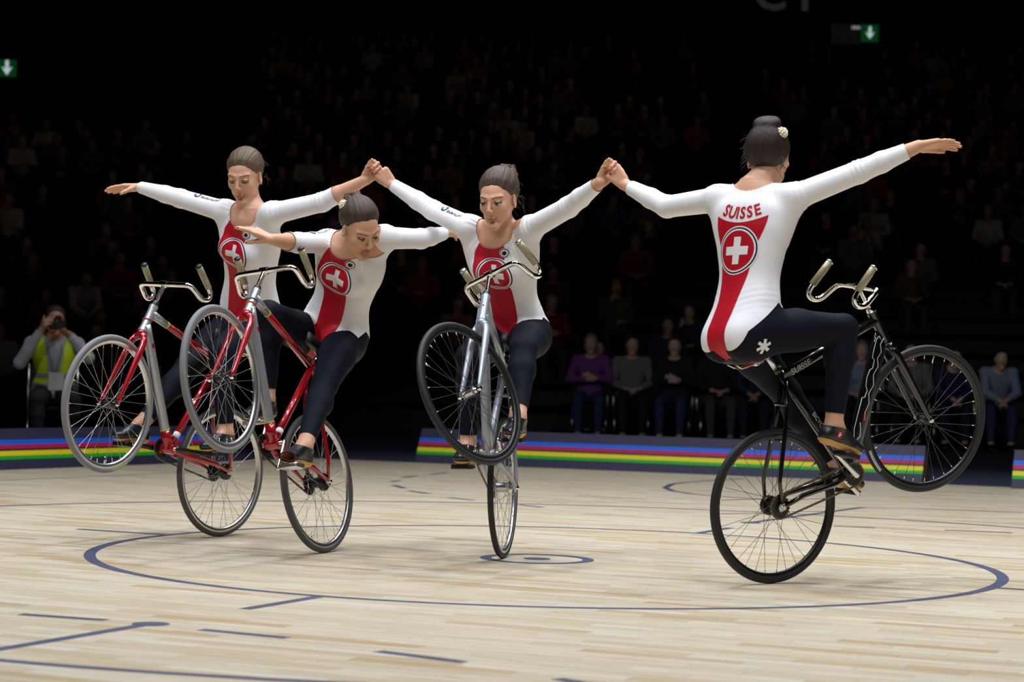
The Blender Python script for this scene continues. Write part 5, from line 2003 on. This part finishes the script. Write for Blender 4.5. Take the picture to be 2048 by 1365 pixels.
# ================================================================ photographer and spectators
def seated_spec(pose, female=False, w=1.0):
    J = dict(P=(0, 0, .545), N=(0, -.03, 1.035), H=(0, -.065, 1.19), LH=(.085, -.01, .535), RH=(-.085, -.01, .535),
             LK=(.13, -.41, .50), RK=(-.13, -.41, .50), LA=(.12, -.42, .10), RA=(-.12, -.42, .10), LS=(.175, -.02, .985), RS=(-.175, -.02, .985))
    hand = dict(d=v3(0, -1, -.2), n=v3(0, -.2, 1), curl=(30, 35, 20))
    hL = dict(hand)
    hR = dict(hand)
    if pose == 'lap':
        J.update(LE=(.235, -.07, .735), RE=(-.235, -.07, .735), LW=(.09, -.25, .66), RW=(-.09, -.27, .66))
        hL['d'] = v3(-.8, -.5, -.1); hR['d'] = v3(.8, -.5, -.1)
    elif pose == 'crossed':
        J.update(LE=(.245, -.12, .76), RE=(-.245, -.12, .76), LW=(.02, -.225, .80), RW=(-.02, -.25, .76))
        hL['d'] = v3(-1, .1, .1); hR['d'] = v3(1, .1, .1); hL['n'] = v3(0, -1, 0); hR['n'] = v3(0, -1, 0)
    elif pose == 'clap':
        J.update(LE=(.225, -.12, .76), RE=(-.225, -.12, .76), LW=(.055, -.31, .90), RW=(-.055, -.31, .90))
        hL['d'] = v3(-.25, -.6, .8); hR['d'] = v3(.25, -.6, .8); hL['n'] = v3(1, 0, 0); hR['n'] = v3(-1, 0, 0)
        hL['curl'] = hR['curl'] = (8, 8, 6)
    elif pose == 'lean':
        J.update(N=(0, -.22, 1.0), H=(0, -.32, 1.13), LS=(.17, -.20, .96), RS=(-.17, -.20, .96), LE=(.19, -.36, .72), RE=(-.19, -.36, .72), LW=(.05, -.47, .63), RW=(-.05, -.49, .63))
        hL['d'] = v3(-.7, -.5, -.4); hR['d'] = v3(.7, -.5, -.4)
    elif pose == 'phone':
        J.update(LE=(.22, -.12, .74), RE=(-.22, -.14, .78), LW=(.10, -.30, .70), RW=(-.07, -.26, 1.0))
        hL['d'] = v3(-.6, -.7, .1); hR['d'] = v3(.3, -.2, .9); hR['n'] = v3(0, 1, .1)
    sp = dict(J=J, hl=v3(1, 0, 0), sl=v3(1, 0, 0), head=((0, -.99, -.12), (0, 0, 1)), hs=1.05, handL=hL, handR=hR, female=female, w=w, d=1.05, ag=1.08, lg=1.0,
              footL=(v3(.1, -1, 0), UPV), footR=(v3(-.1, -1, 0), UPV))
    if pose == 'lean':
        sp['head'] = ((0, -.97, -.2), (0, -.1, 1))
    return sp
def clothes_tables(p, cuff=.95, hem=.94):
    V, T = p.V, p.T
    L = T.L
    arm = isc(p, 'Lupper', 'Rupper', 'Lfore', 'Rfore')
    legs = isc(p, 'Lthigh', 'Rthigh', 'Lshin', 'Rshin', 'Lfoot', 'Rfoot')
    f = np.full(len(V), .06)
    for sd in 'LR':
        q = p.segs[sd]
        m = isc(p, sd + 'fore')
        ln = np.linalg.norm(q['W'] - q['E'])
        s = (V - q['E']) @ ((q['W'] - q['E']) / ln)
        f[m] = np.minimum(f[m], cuff * ln - s[m])
    c = T.at(0, .02, 1.0) + T.ez * .03
    fe = np.linalg.norm((V - c) / v3(.075, .075, .085), axis=1) - 1
    fs = np.linalg.norm(V - p.H, axis=1) - .15 * p.hs
    f = np.where(arm, f, np.minimum(f, np.minimum(fe * .08, fs)))
    f = np.where(legs, np.minimum(f, p.tt * L + .01), np.where(arm, f, np.minimum(f, p.tt * L + .02)))
    for sd in 'LR':
        q = p.segs[sd]
        u = q['K'] - q['H']
        s = (V - q['H']) @ nrm(u)
        m = isc(p, sd + 'thigh')
        f[m] = np.minimum(f[m], .075 - s[m])
    f = np.where(isc(p, 'Lshin', 'Rshin', 'Lfoot', 'Rfoot'), -.05, f)
    g = np.full(len(V), .06)
    g = np.where(isc(p, 'torso'), .08 - p.tt * L, g)
    for sd in 'LR':
        q = p.segs[sd]
        u = q['A'] - q['K']
        ln = np.linalg.norm(u)
        s = (V - q['K']) @ (u / ln)
        m = isc(p, sd + 'shin', sd + 'foot')
        g[m] = hem * ln - s[m]
    g = np.where(arm | isc(p, 'head'), -.05, g)
    return f, g
def hair_simple(p, long, h=.010):
    F = Field((-.14, -.17, -.22), (.14, .13, .16), h)
    X, Y, Z = [a.reshape([-1 if i == j else 1 for j in range(3)]) for i, a in enumerate(F.ax)]
    F.ell((0, -.020, .036), (.082, .101, .089), None, .005)
    if long:
        F.ell((0, -.05, -.07), (.085, .055, .11), None, .03)
    g = (.80 * Y - .60 * (Z - .03)) - .014
    g = np.maximum(g, (-.17 if long else -.055) - Z)
    F.F = np.maximum(F.F, g.astype(np.float32))
    V, Q = F.mesh()
    V = relax(V, Q, 1, .4)
    return V * p.hs @ p.HM.T + p.H, Q
M_SK2 = [mat('spectator_skin_%d' % i, c, .55, var=.05) for i, c in enumerate((srgb(214, 166, 140), srgb(196, 146, 120), srgb(226, 182, 158)))]
M_HR2 = [mat('spectator_hair_%d' % i, c, .6, var=.2, nscale=60) for i, c in enumerate((srgb(52, 40, 34), srgb(88, 68, 50), srgb(150, 130, 100), srgb(128, 126, 124), srgb(28, 24, 22)))]
TOPC = {'black': (26, 26, 28), 'navy': (34, 42, 78), 'grey': (120, 120, 124), 'white': (222, 220, 216), 'red': (150, 24, 28), 'dark red': (96, 26, 34), 'purple': (120, 62, 140), 'blue': (52, 84, 140), 'olive': (84, 82, 56), 'ochre': (176, 130, 58), 'brown': (96, 70, 54), 'pale blue': (140, 156, 178), 'dark green': (34, 62, 48), 'orange': (190, 92, 40)}
M_TOP = {k: mat('cloth_' + k.replace(' ', '_'), srgb(*c), .85, var=.12, nscale=18, bump=.15, bscale=25) for k, c in TOPC.items()}
M_TRO = {k: mat('trousers_' + k.replace(' ', '_'), srgb(*c), .85, var=.12, nscale=18) for k, c in {'black': (22, 22, 25), 'denim': (48, 60, 92), 'grey': (72, 72, 76), 'dark blue': (28, 32, 52)}.items()}
M_SH2 = {'dark': mat('dark_shoe', srgb(24, 22, 22), .5), 'white': mat('white_shoe', srgb(215, 215, 215), .6)}
VARI = {}
def variant(key, pose, female, w, long, h=.0125):
    sp = seated_spec(pose, female, w)
    p = make_body(sp, h=h, detail=False, smooth=1)
    f, g = clothes_tables(p)
    parts = {'body': np_mesh('spectator_body', p.V, [p.Q])}
    A, T = cut(table(p, .010), p.TR, f); parts['top'] = np_mesh('spectator_top', A[:, :3], [T])
    A, T = cut(table(p, .008), p.TR, g); parts['trousers'] = np_mesh('spectator_trousers', A[:, :3], [T])
    for sd in 'LR':
        q = p.segs[sd]
        hgt = (p.V - q['A']) @ q['fn']
        ff = np.where(isc(p, sd + 'foot', sd + 'shin'), -.005 - hgt, -.05)
        A, T = cut(table(p, .010), p.TR, ff)
        parts['shoe' + sd] = np_mesh('spectator_shoe', A[:, :3], [T])
    V, Q = hair_simple(p, long)
    parts['hair'] = np_mesh('spectator_hair', V, [Q])
    for m in parts.values():
        m.materials.append(M_TOP['black'])
    VARI[key] = parts
for key, pose, fem, w, lg in (('lap_m', 'lap', False, 1.08, False), ('crossed_m', 'crossed', False, 1.1, False), ('clap_f', 'clap', True, .98, True), ('lap_f', 'lap', True, 1.0, True), ('lean_m', 'lean', False, 1.06, False), ('phone_m', 'phone', False, 1.05, False), ('crossed_f', 'crossed', True, 1.0, True)):
    variant(key, pose, fem, w, lg)
def spectator(key, loc, rotz, top, tro, shoe, skin, hair, label, group, sc=1.0):
    o = empty('person', loc, label, 'person', group)
    o.rotation_euler = (0, 0, rotz)
    o.scale = (sc, sc, sc)
    for pn, me in VARI[key].items():
        c = bpy.data.objects.new({'shoeL': 'shoe', 'shoeR': 'shoe'}.get(pn, pn), me)
        put(c, o)
        m = {'body': skin, 'top': top, 'trousers': tro, 'hair': hair}.get(pn, shoe)
        c.material_slots[0].link = 'OBJECT'
        c.material_slots[0].material = m
    return o
def chair(loc, rotz, label, group):
    t = empty('folding_chair', loc, label, 'chair', group)
    t.rotation_euler = (0, 0, rotz)
    s = MB(); s.box((0, .0, .425), (.20, .20, .012), bev=.006); s.build('seat', M_BLKP, t, smooth=False)
    s = MB(); s.box((0, .215, .70), (.19, .012, .11), bev=.006); s.build('backrest', M_BLKP, t, smooth=False)
    for sx in (-1, 1):
        s = MB(); s.tube([(sx * .205, -.19, 0), (sx * .205, -.15, .42)], .011, 8); s.build('leg', M_STEEL, t)
        s = MB(); s.tube([(sx * .205, .24, 0), (sx * .205, .20, .42), (sx * .205, .22, .80)], .011, 8); s.build('leg', M_STEEL, t)
    return t
rng = random.Random(7)
FY = 17.0
front = [  # px, pose, top, trousers, shoes, label
    (1180, 'crossed_f', 'purple', 'denim', 'dark', 'seated spectator in purple knitted jumper with folded arms'),
    (1262, 'lap_m', 'grey', 'black', 'dark', 'seated spectator in light grey top beside the purple jumper'),
    (1348, 'crossed_m', 'black', 'denim', 'white', 'seated spectator in black shirt with folded arms, jeans and white shoes'),
    (1432, 'lap_m', 'black', 'grey', 'dark', 'seated spectator in dark suit left of the right rider'),
    (1515, 'lean_m', 'navy', 'dark blue', 'dark', 'seated spectator in navy behind the black bicycle rear wheel'),
    (1722, 'lap_f', 'pale blue', 'black', 'dark', 'seated spectator in pale top seen left of the lifted front wheel'),
    (1822, 'lap_m', 'grey', 'black', 'dark', 'seated spectator in grey shirt seen through the lifted front wheel'),
    (1898, 'lean_m', 'navy', 'dark blue', 'dark', 'leaning spectator in navy seen through the lifted front wheel'),
    (1990, 'lean_m', 'pale blue', 'denim', 'dark', 'spectator in pale denim jacket leaning forward near the right edge'),
    (-6, 'lap_m', 'white', 'black', 'dark', 'spectator in white shirt with dark print at the left edge'),
    (84, 'lap_f', 'brown', 'black', 'dark', 'spectator in brown beside the white shirt, behind the photographer'),
    (190, 'crossed_m', 'grey', 'black', 'dark', 'spectator in grey seen above the leftmost front wheel'),
    (282, 'lap_m', 'black', 'black', 'dark', 'spectator in black right of the leftmost front wheel'),
]
for px, key, tc, tr, sh, lab in front:
    q = at(px, 800, FY)
    rz_ = rng.uniform(-.15, .15) - math.atan2(q[0], FY + 6) * .6
    chair((q[0], FY + .02, -.006), rz_, 'dark folding chair under the ' + lab.replace('seated ', '').replace('leaning ', '').split(',')[0], 'front row chairs')
    spectator(key, (q[0], FY, -.006), rz_, M_TOP[tc], M_TRO[tr], M_SH2[sh], M_SK2[rng.randrange(3)], M_HR2[rng.randrange(5)], lab, 'front row spectators')
# spectators on the dark tiers
def dens(px, py):
    d = .0
    if 520 < px < 1300 and py < 470: d = .62
    if 780 < px < 1300 and 300 < py < 640: d = .5
    if px > 1640 and 90 < py < 470: d = .60
    if px > 1640 and 470 <= py < 680: d = .25
    if px < 360 and 250 < py < 700: d = .62
    if px < 330 and 560 < py < 700: d = .9
    if 1080 < px < 1560 and 620 < py: d = .7
    if 360 <= px < 560 and 250 < py < 420: d = .3
    if 1290 < px < 1640 and 60 < py < 300: d = .22
    return d
cands = []
for k in range(NROW):
    y = ROW0 + RDEP * k + .60
    for j in range(-40, 41):
        x = j * .64 + rng.uniform(-.03, .03) + (k % 2) * .3
        q = v3(x, y, RRISE * k + 1.1) - v3(0, -CD, CH)
        z = q @ _F
        px = 1024 + CF * (q @ _R2) / z
        py = 682.5 - CF * (q @ _U2) / z
        if -30 < px < 2080 and -25 < py < 720 and rng.random() < dens(px, py):
            cands.append((z, x, y, k, px, py))
rng.shuffle(cands)
cands = sorted(cands[:300], key=lambda c: c[0])[:268]
wts = [('black', 9), ('navy', 5), ('grey', 4), ('white', 3), ('red', 4), ('dark red', 3), ('blue', 3), ('olive', 2), ('ochre', 2), ('brown', 3), ('dark green', 1), ('orange', 1)]
pool = [a for a, b in wts for _ in range(b)]
keys = list(VARI)
POSEW = {'lap_m': 'hands in lap', 'crossed_m': 'arms folded', 'clap_f': 'clapping', 'lap_f': 'hands in lap', 'lean_m': 'leaning forward', 'phone_m': 'hand at chin', 'crossed_f': 'arms folded'}
HAIRW = ['dark-haired', 'brown-haired', 'fair-haired', 'grey-haired', 'black-haired']
CARD = 'one two three four five six seven eight nine ten eleven twelve thirteen fourteen fifteen sixteen seventeen eighteen nineteen'.split()
ORDN = 'first second third fourth fifth sixth seventh eighth ninth tenth eleventh twelfth thirteenth fourteenth fifteenth sixteenth seventeenth eighteenth nineteenth'.split()
TENS = {2: ('twenty', 'twentieth'), 3: ('thirty', 'thirtieth'), 4: ('forty', 'fortieth')}
def ORD(n): return ORDN[n - 1] if n < 20 else (TENS[n // 10][1] if n % 10 == 0 else TENS[n // 10][0] + '-' + ORDN[n % 10 - 1])
def NUM(n): return CARD[n - 1] if n < 20 else (TENS[n // 10][0] + ('' if n % 10 == 0 else '-' + CARD[n % 10 - 1]))
rows = {}
for c in cands:
    rows.setdefault(c[3], []).append(c)
for k in sorted(rows):
    for i, (z, x, y, _k, px, py) in enumerate(sorted(rows[k], key=lambda c: c[1])):
        tc = rng.choice(pool)
        key = rng.choice(keys)
        hr = rng.randrange(5)
        sp_rot = rng.uniform(-.25, .25) - math.atan2(x, y + 4) * .7
        spectator(key, (x, y, RRISE * k - .004), sp_rot, M_TOP[tc], M_TRO[rng.choice(list(M_TRO))], M_SH2['dark'], M_SK2[rng.randrange(3)], M_HR2[hr],
                  '%s spectator in %s top, %s, %s from left on tier %s' % (HAIRW[hr], tc, POSEW[key], ORD(i + 1), NUM(k + 1)), 'spectators in the dark grandstand', rng.uniform(.95, 1.04))

# ---- press photographer behind the left board
def photographer():
    c = at(106, 800, 8.75)
    base = v3(c[0], c[1], -.006)
    ang = R_(14)
    RM = rz(ang)
    W = lambda v: base + RM @ np.asarray(v, float)
    sp = seated_spec('lap', False, 1.08)
    J = sp['J']
    J.update(N=(0, -.06, 1.02), H=(.0, -.12, 1.165), LS=(.185, -.05, .965), RS=(-.185, -.05, .965), LE=(.275, -.24, .86), RE=(-.285, -.20, .80), LW=(.105, -.345, 1.055), RW=(-.115, -.30, 1.085),
             LK=(.16, -.40, .50), RK=(-.14, -.42, .50), LA=(.15, -.36, .10), RA=(-.12, -.46, .10))
    sp['J'] = {k: W(v) for k, v in J.items()}
    sp['hl'] = sp['sl'] = RM @ v3(1, 0, 0)
    sp['head'] = (RM @ v3(.05, -.99, -.08), v3(0, 0, 1))
    sp['handL'] = dict(d=RM @ v3(-.75, -.35, .45), n=RM @ v3(.1, .2, -1), curl=(35, 45, 25), thumb=(45, 0, 10))
    sp['handR'] = dict(d=RM @ v3(.35, -.60, .72), n=RM @ v3(-.75, -.45, .1), curl=(40, 50, 30), thumb=(40, 0, 10))
    sp['footL'] = (RM @ v3(.1, -1, 0), UPV)
    sp['footR'] = (RM @ v3(-.1, -1, 0), UPV)
    p = make_body(sp, h=.0075, hh=.005, hf=.0045)
    r = Root()
    r.RL = base
    r.o = empty('person', tuple(base), 'press photographer in yellow safety vest holding a camera to his face', 'person')
    body = obj('body', np_mesh('body', p.V - base, [p.Q]), M_SK2[1], r.o)
    f, g = clothes_tables(p)
    A, T = cut(table(p, .008), p.TR, f); tobj('shirt', A, T, mat('pale_checked_shirt', srgb(176, 180, 190), .85, var=.25, nscale=45, bump=.2, bscale=25), r)
    A, T = cut(table(p, .006), p.TR, g); tobj('trousers', A, T, M_TRO['black'], r)
    L = p.T.L
    arm = isc(p, 'Lupper', 'Rupper', 'Lfore', 'Rfore')
    fv = np.where(isc(p, 'torso'), f, -.05)
    fv = np.where(arm, -.05, fv)
    fv = np.minimum(fv, np.where(p.ty > 0, np.abs(p.tx + .0) - .030 - .07 * np.clip(p.tt - .2, 0, 1), .05))
    # over the shoulders
    sh = isc(p, 'Lupper', 'Rupper') & (np.minimum(np.linalg.norm(p.V - p.segs['L']['S'], axis=1), np.linalg.norm(p.V - p.segs['R']['S'], axis=1)) < .055)
    fv = np.where(sh, .03, fv)
    A, T = cut(table(p, .020), p.TR, fv)
    vest = tobj('safety_vest', A, T, mat('fluorescent_yellow', srgb(214, 236, 20), .7, var=.06, bump=.2, bscale=20), r)
    for t0 in (.075, .165):
        B, Tt = cut(A, T, .022 - np.abs(A[:, 8] - t0))
        B = B.copy(); B[:, :3] += B[:, 3:6] * .0025
        tobj('reflective_stripe', B, Tt, mat('reflective_grey', srgb(150, 150, 150), .45), r, vest)
    for sd in 'LR':
        q = p.segs[sd]
        hgt = (p.V - q['A']) @ q['fn']
        ff = np.where(isc(p, sd + 'foot', sd + 'shin'), -.005 - hgt, -.05)
        A, T = cut(table(p, .010), p.TR, ff); tobj('shoe', A, T, M_SH2['dark'], r)
    V, Q = hair_simple(p, False, .006)
    obj('hair', np_mesh('hair', V - base, [Q]), M_HR2[0], r.o)
    s = MB()
    for sg in (1, -1):
        s.tube([RM @ v3(sg * .06, -.09, 1.0), RM @ v3(sg * .055, -.20, .90), RM @ v3(sg * .012, -.225, .72)], .005, 6)
    s.build('lanyard', mat('green_lanyard', srgb(20, 110, 50), .7), r.o)
    s = MB(); s.box(RM @ v3(0.015, -.232, .655), (.062, .003, .075), M=RM, bev=.002); s.build('pass_card', M_WHITE, r.o, smooth=False)
    # watch
    s = MB(); w0 = sp['J']['LW'] - base; e = nrm(sp['J']['LE'] - sp['J']['LW'])
    s.tube([w0 + e * .035, w0 + e * .055], .036, 14); s.build('wrist_watch', M_WHITE, r.o)
    # the camera in his hands
    t = empty('camera', tuple(base + RM @ v3(.02, -.30, 1.135)), 'black camera held to the photographer\'s face', 'camera')
    t.rotation_euler = (0, 0, ang)
    s = MB(); s.box((0, 0, 0), (.070, .030, .046), bev=.012); s.box((0, 0, .052), (.028, .026, .018), bev=.008); s.box((-.058, -.018, -.004), (.016, .020, .044), bev=.010); s.build('camera_body', M_BLKP, t, smooth=False)
    s = MB(); s.lathe([(.030, 0), (.036, -.02), (.036, -.075), (.040, -.08), (.040, -.105), (.034, -.107), (.030, -.098), (.0, -.098), (.0, 0)], 24, c=(0.01, -.028, -.004), closed=False); s.build('lens', M_BLKP, t, auto=40)
    chair((base[0], base[1], -.006), ang, 'folding chair under the photographer in the yellow vest', None)
photographer()
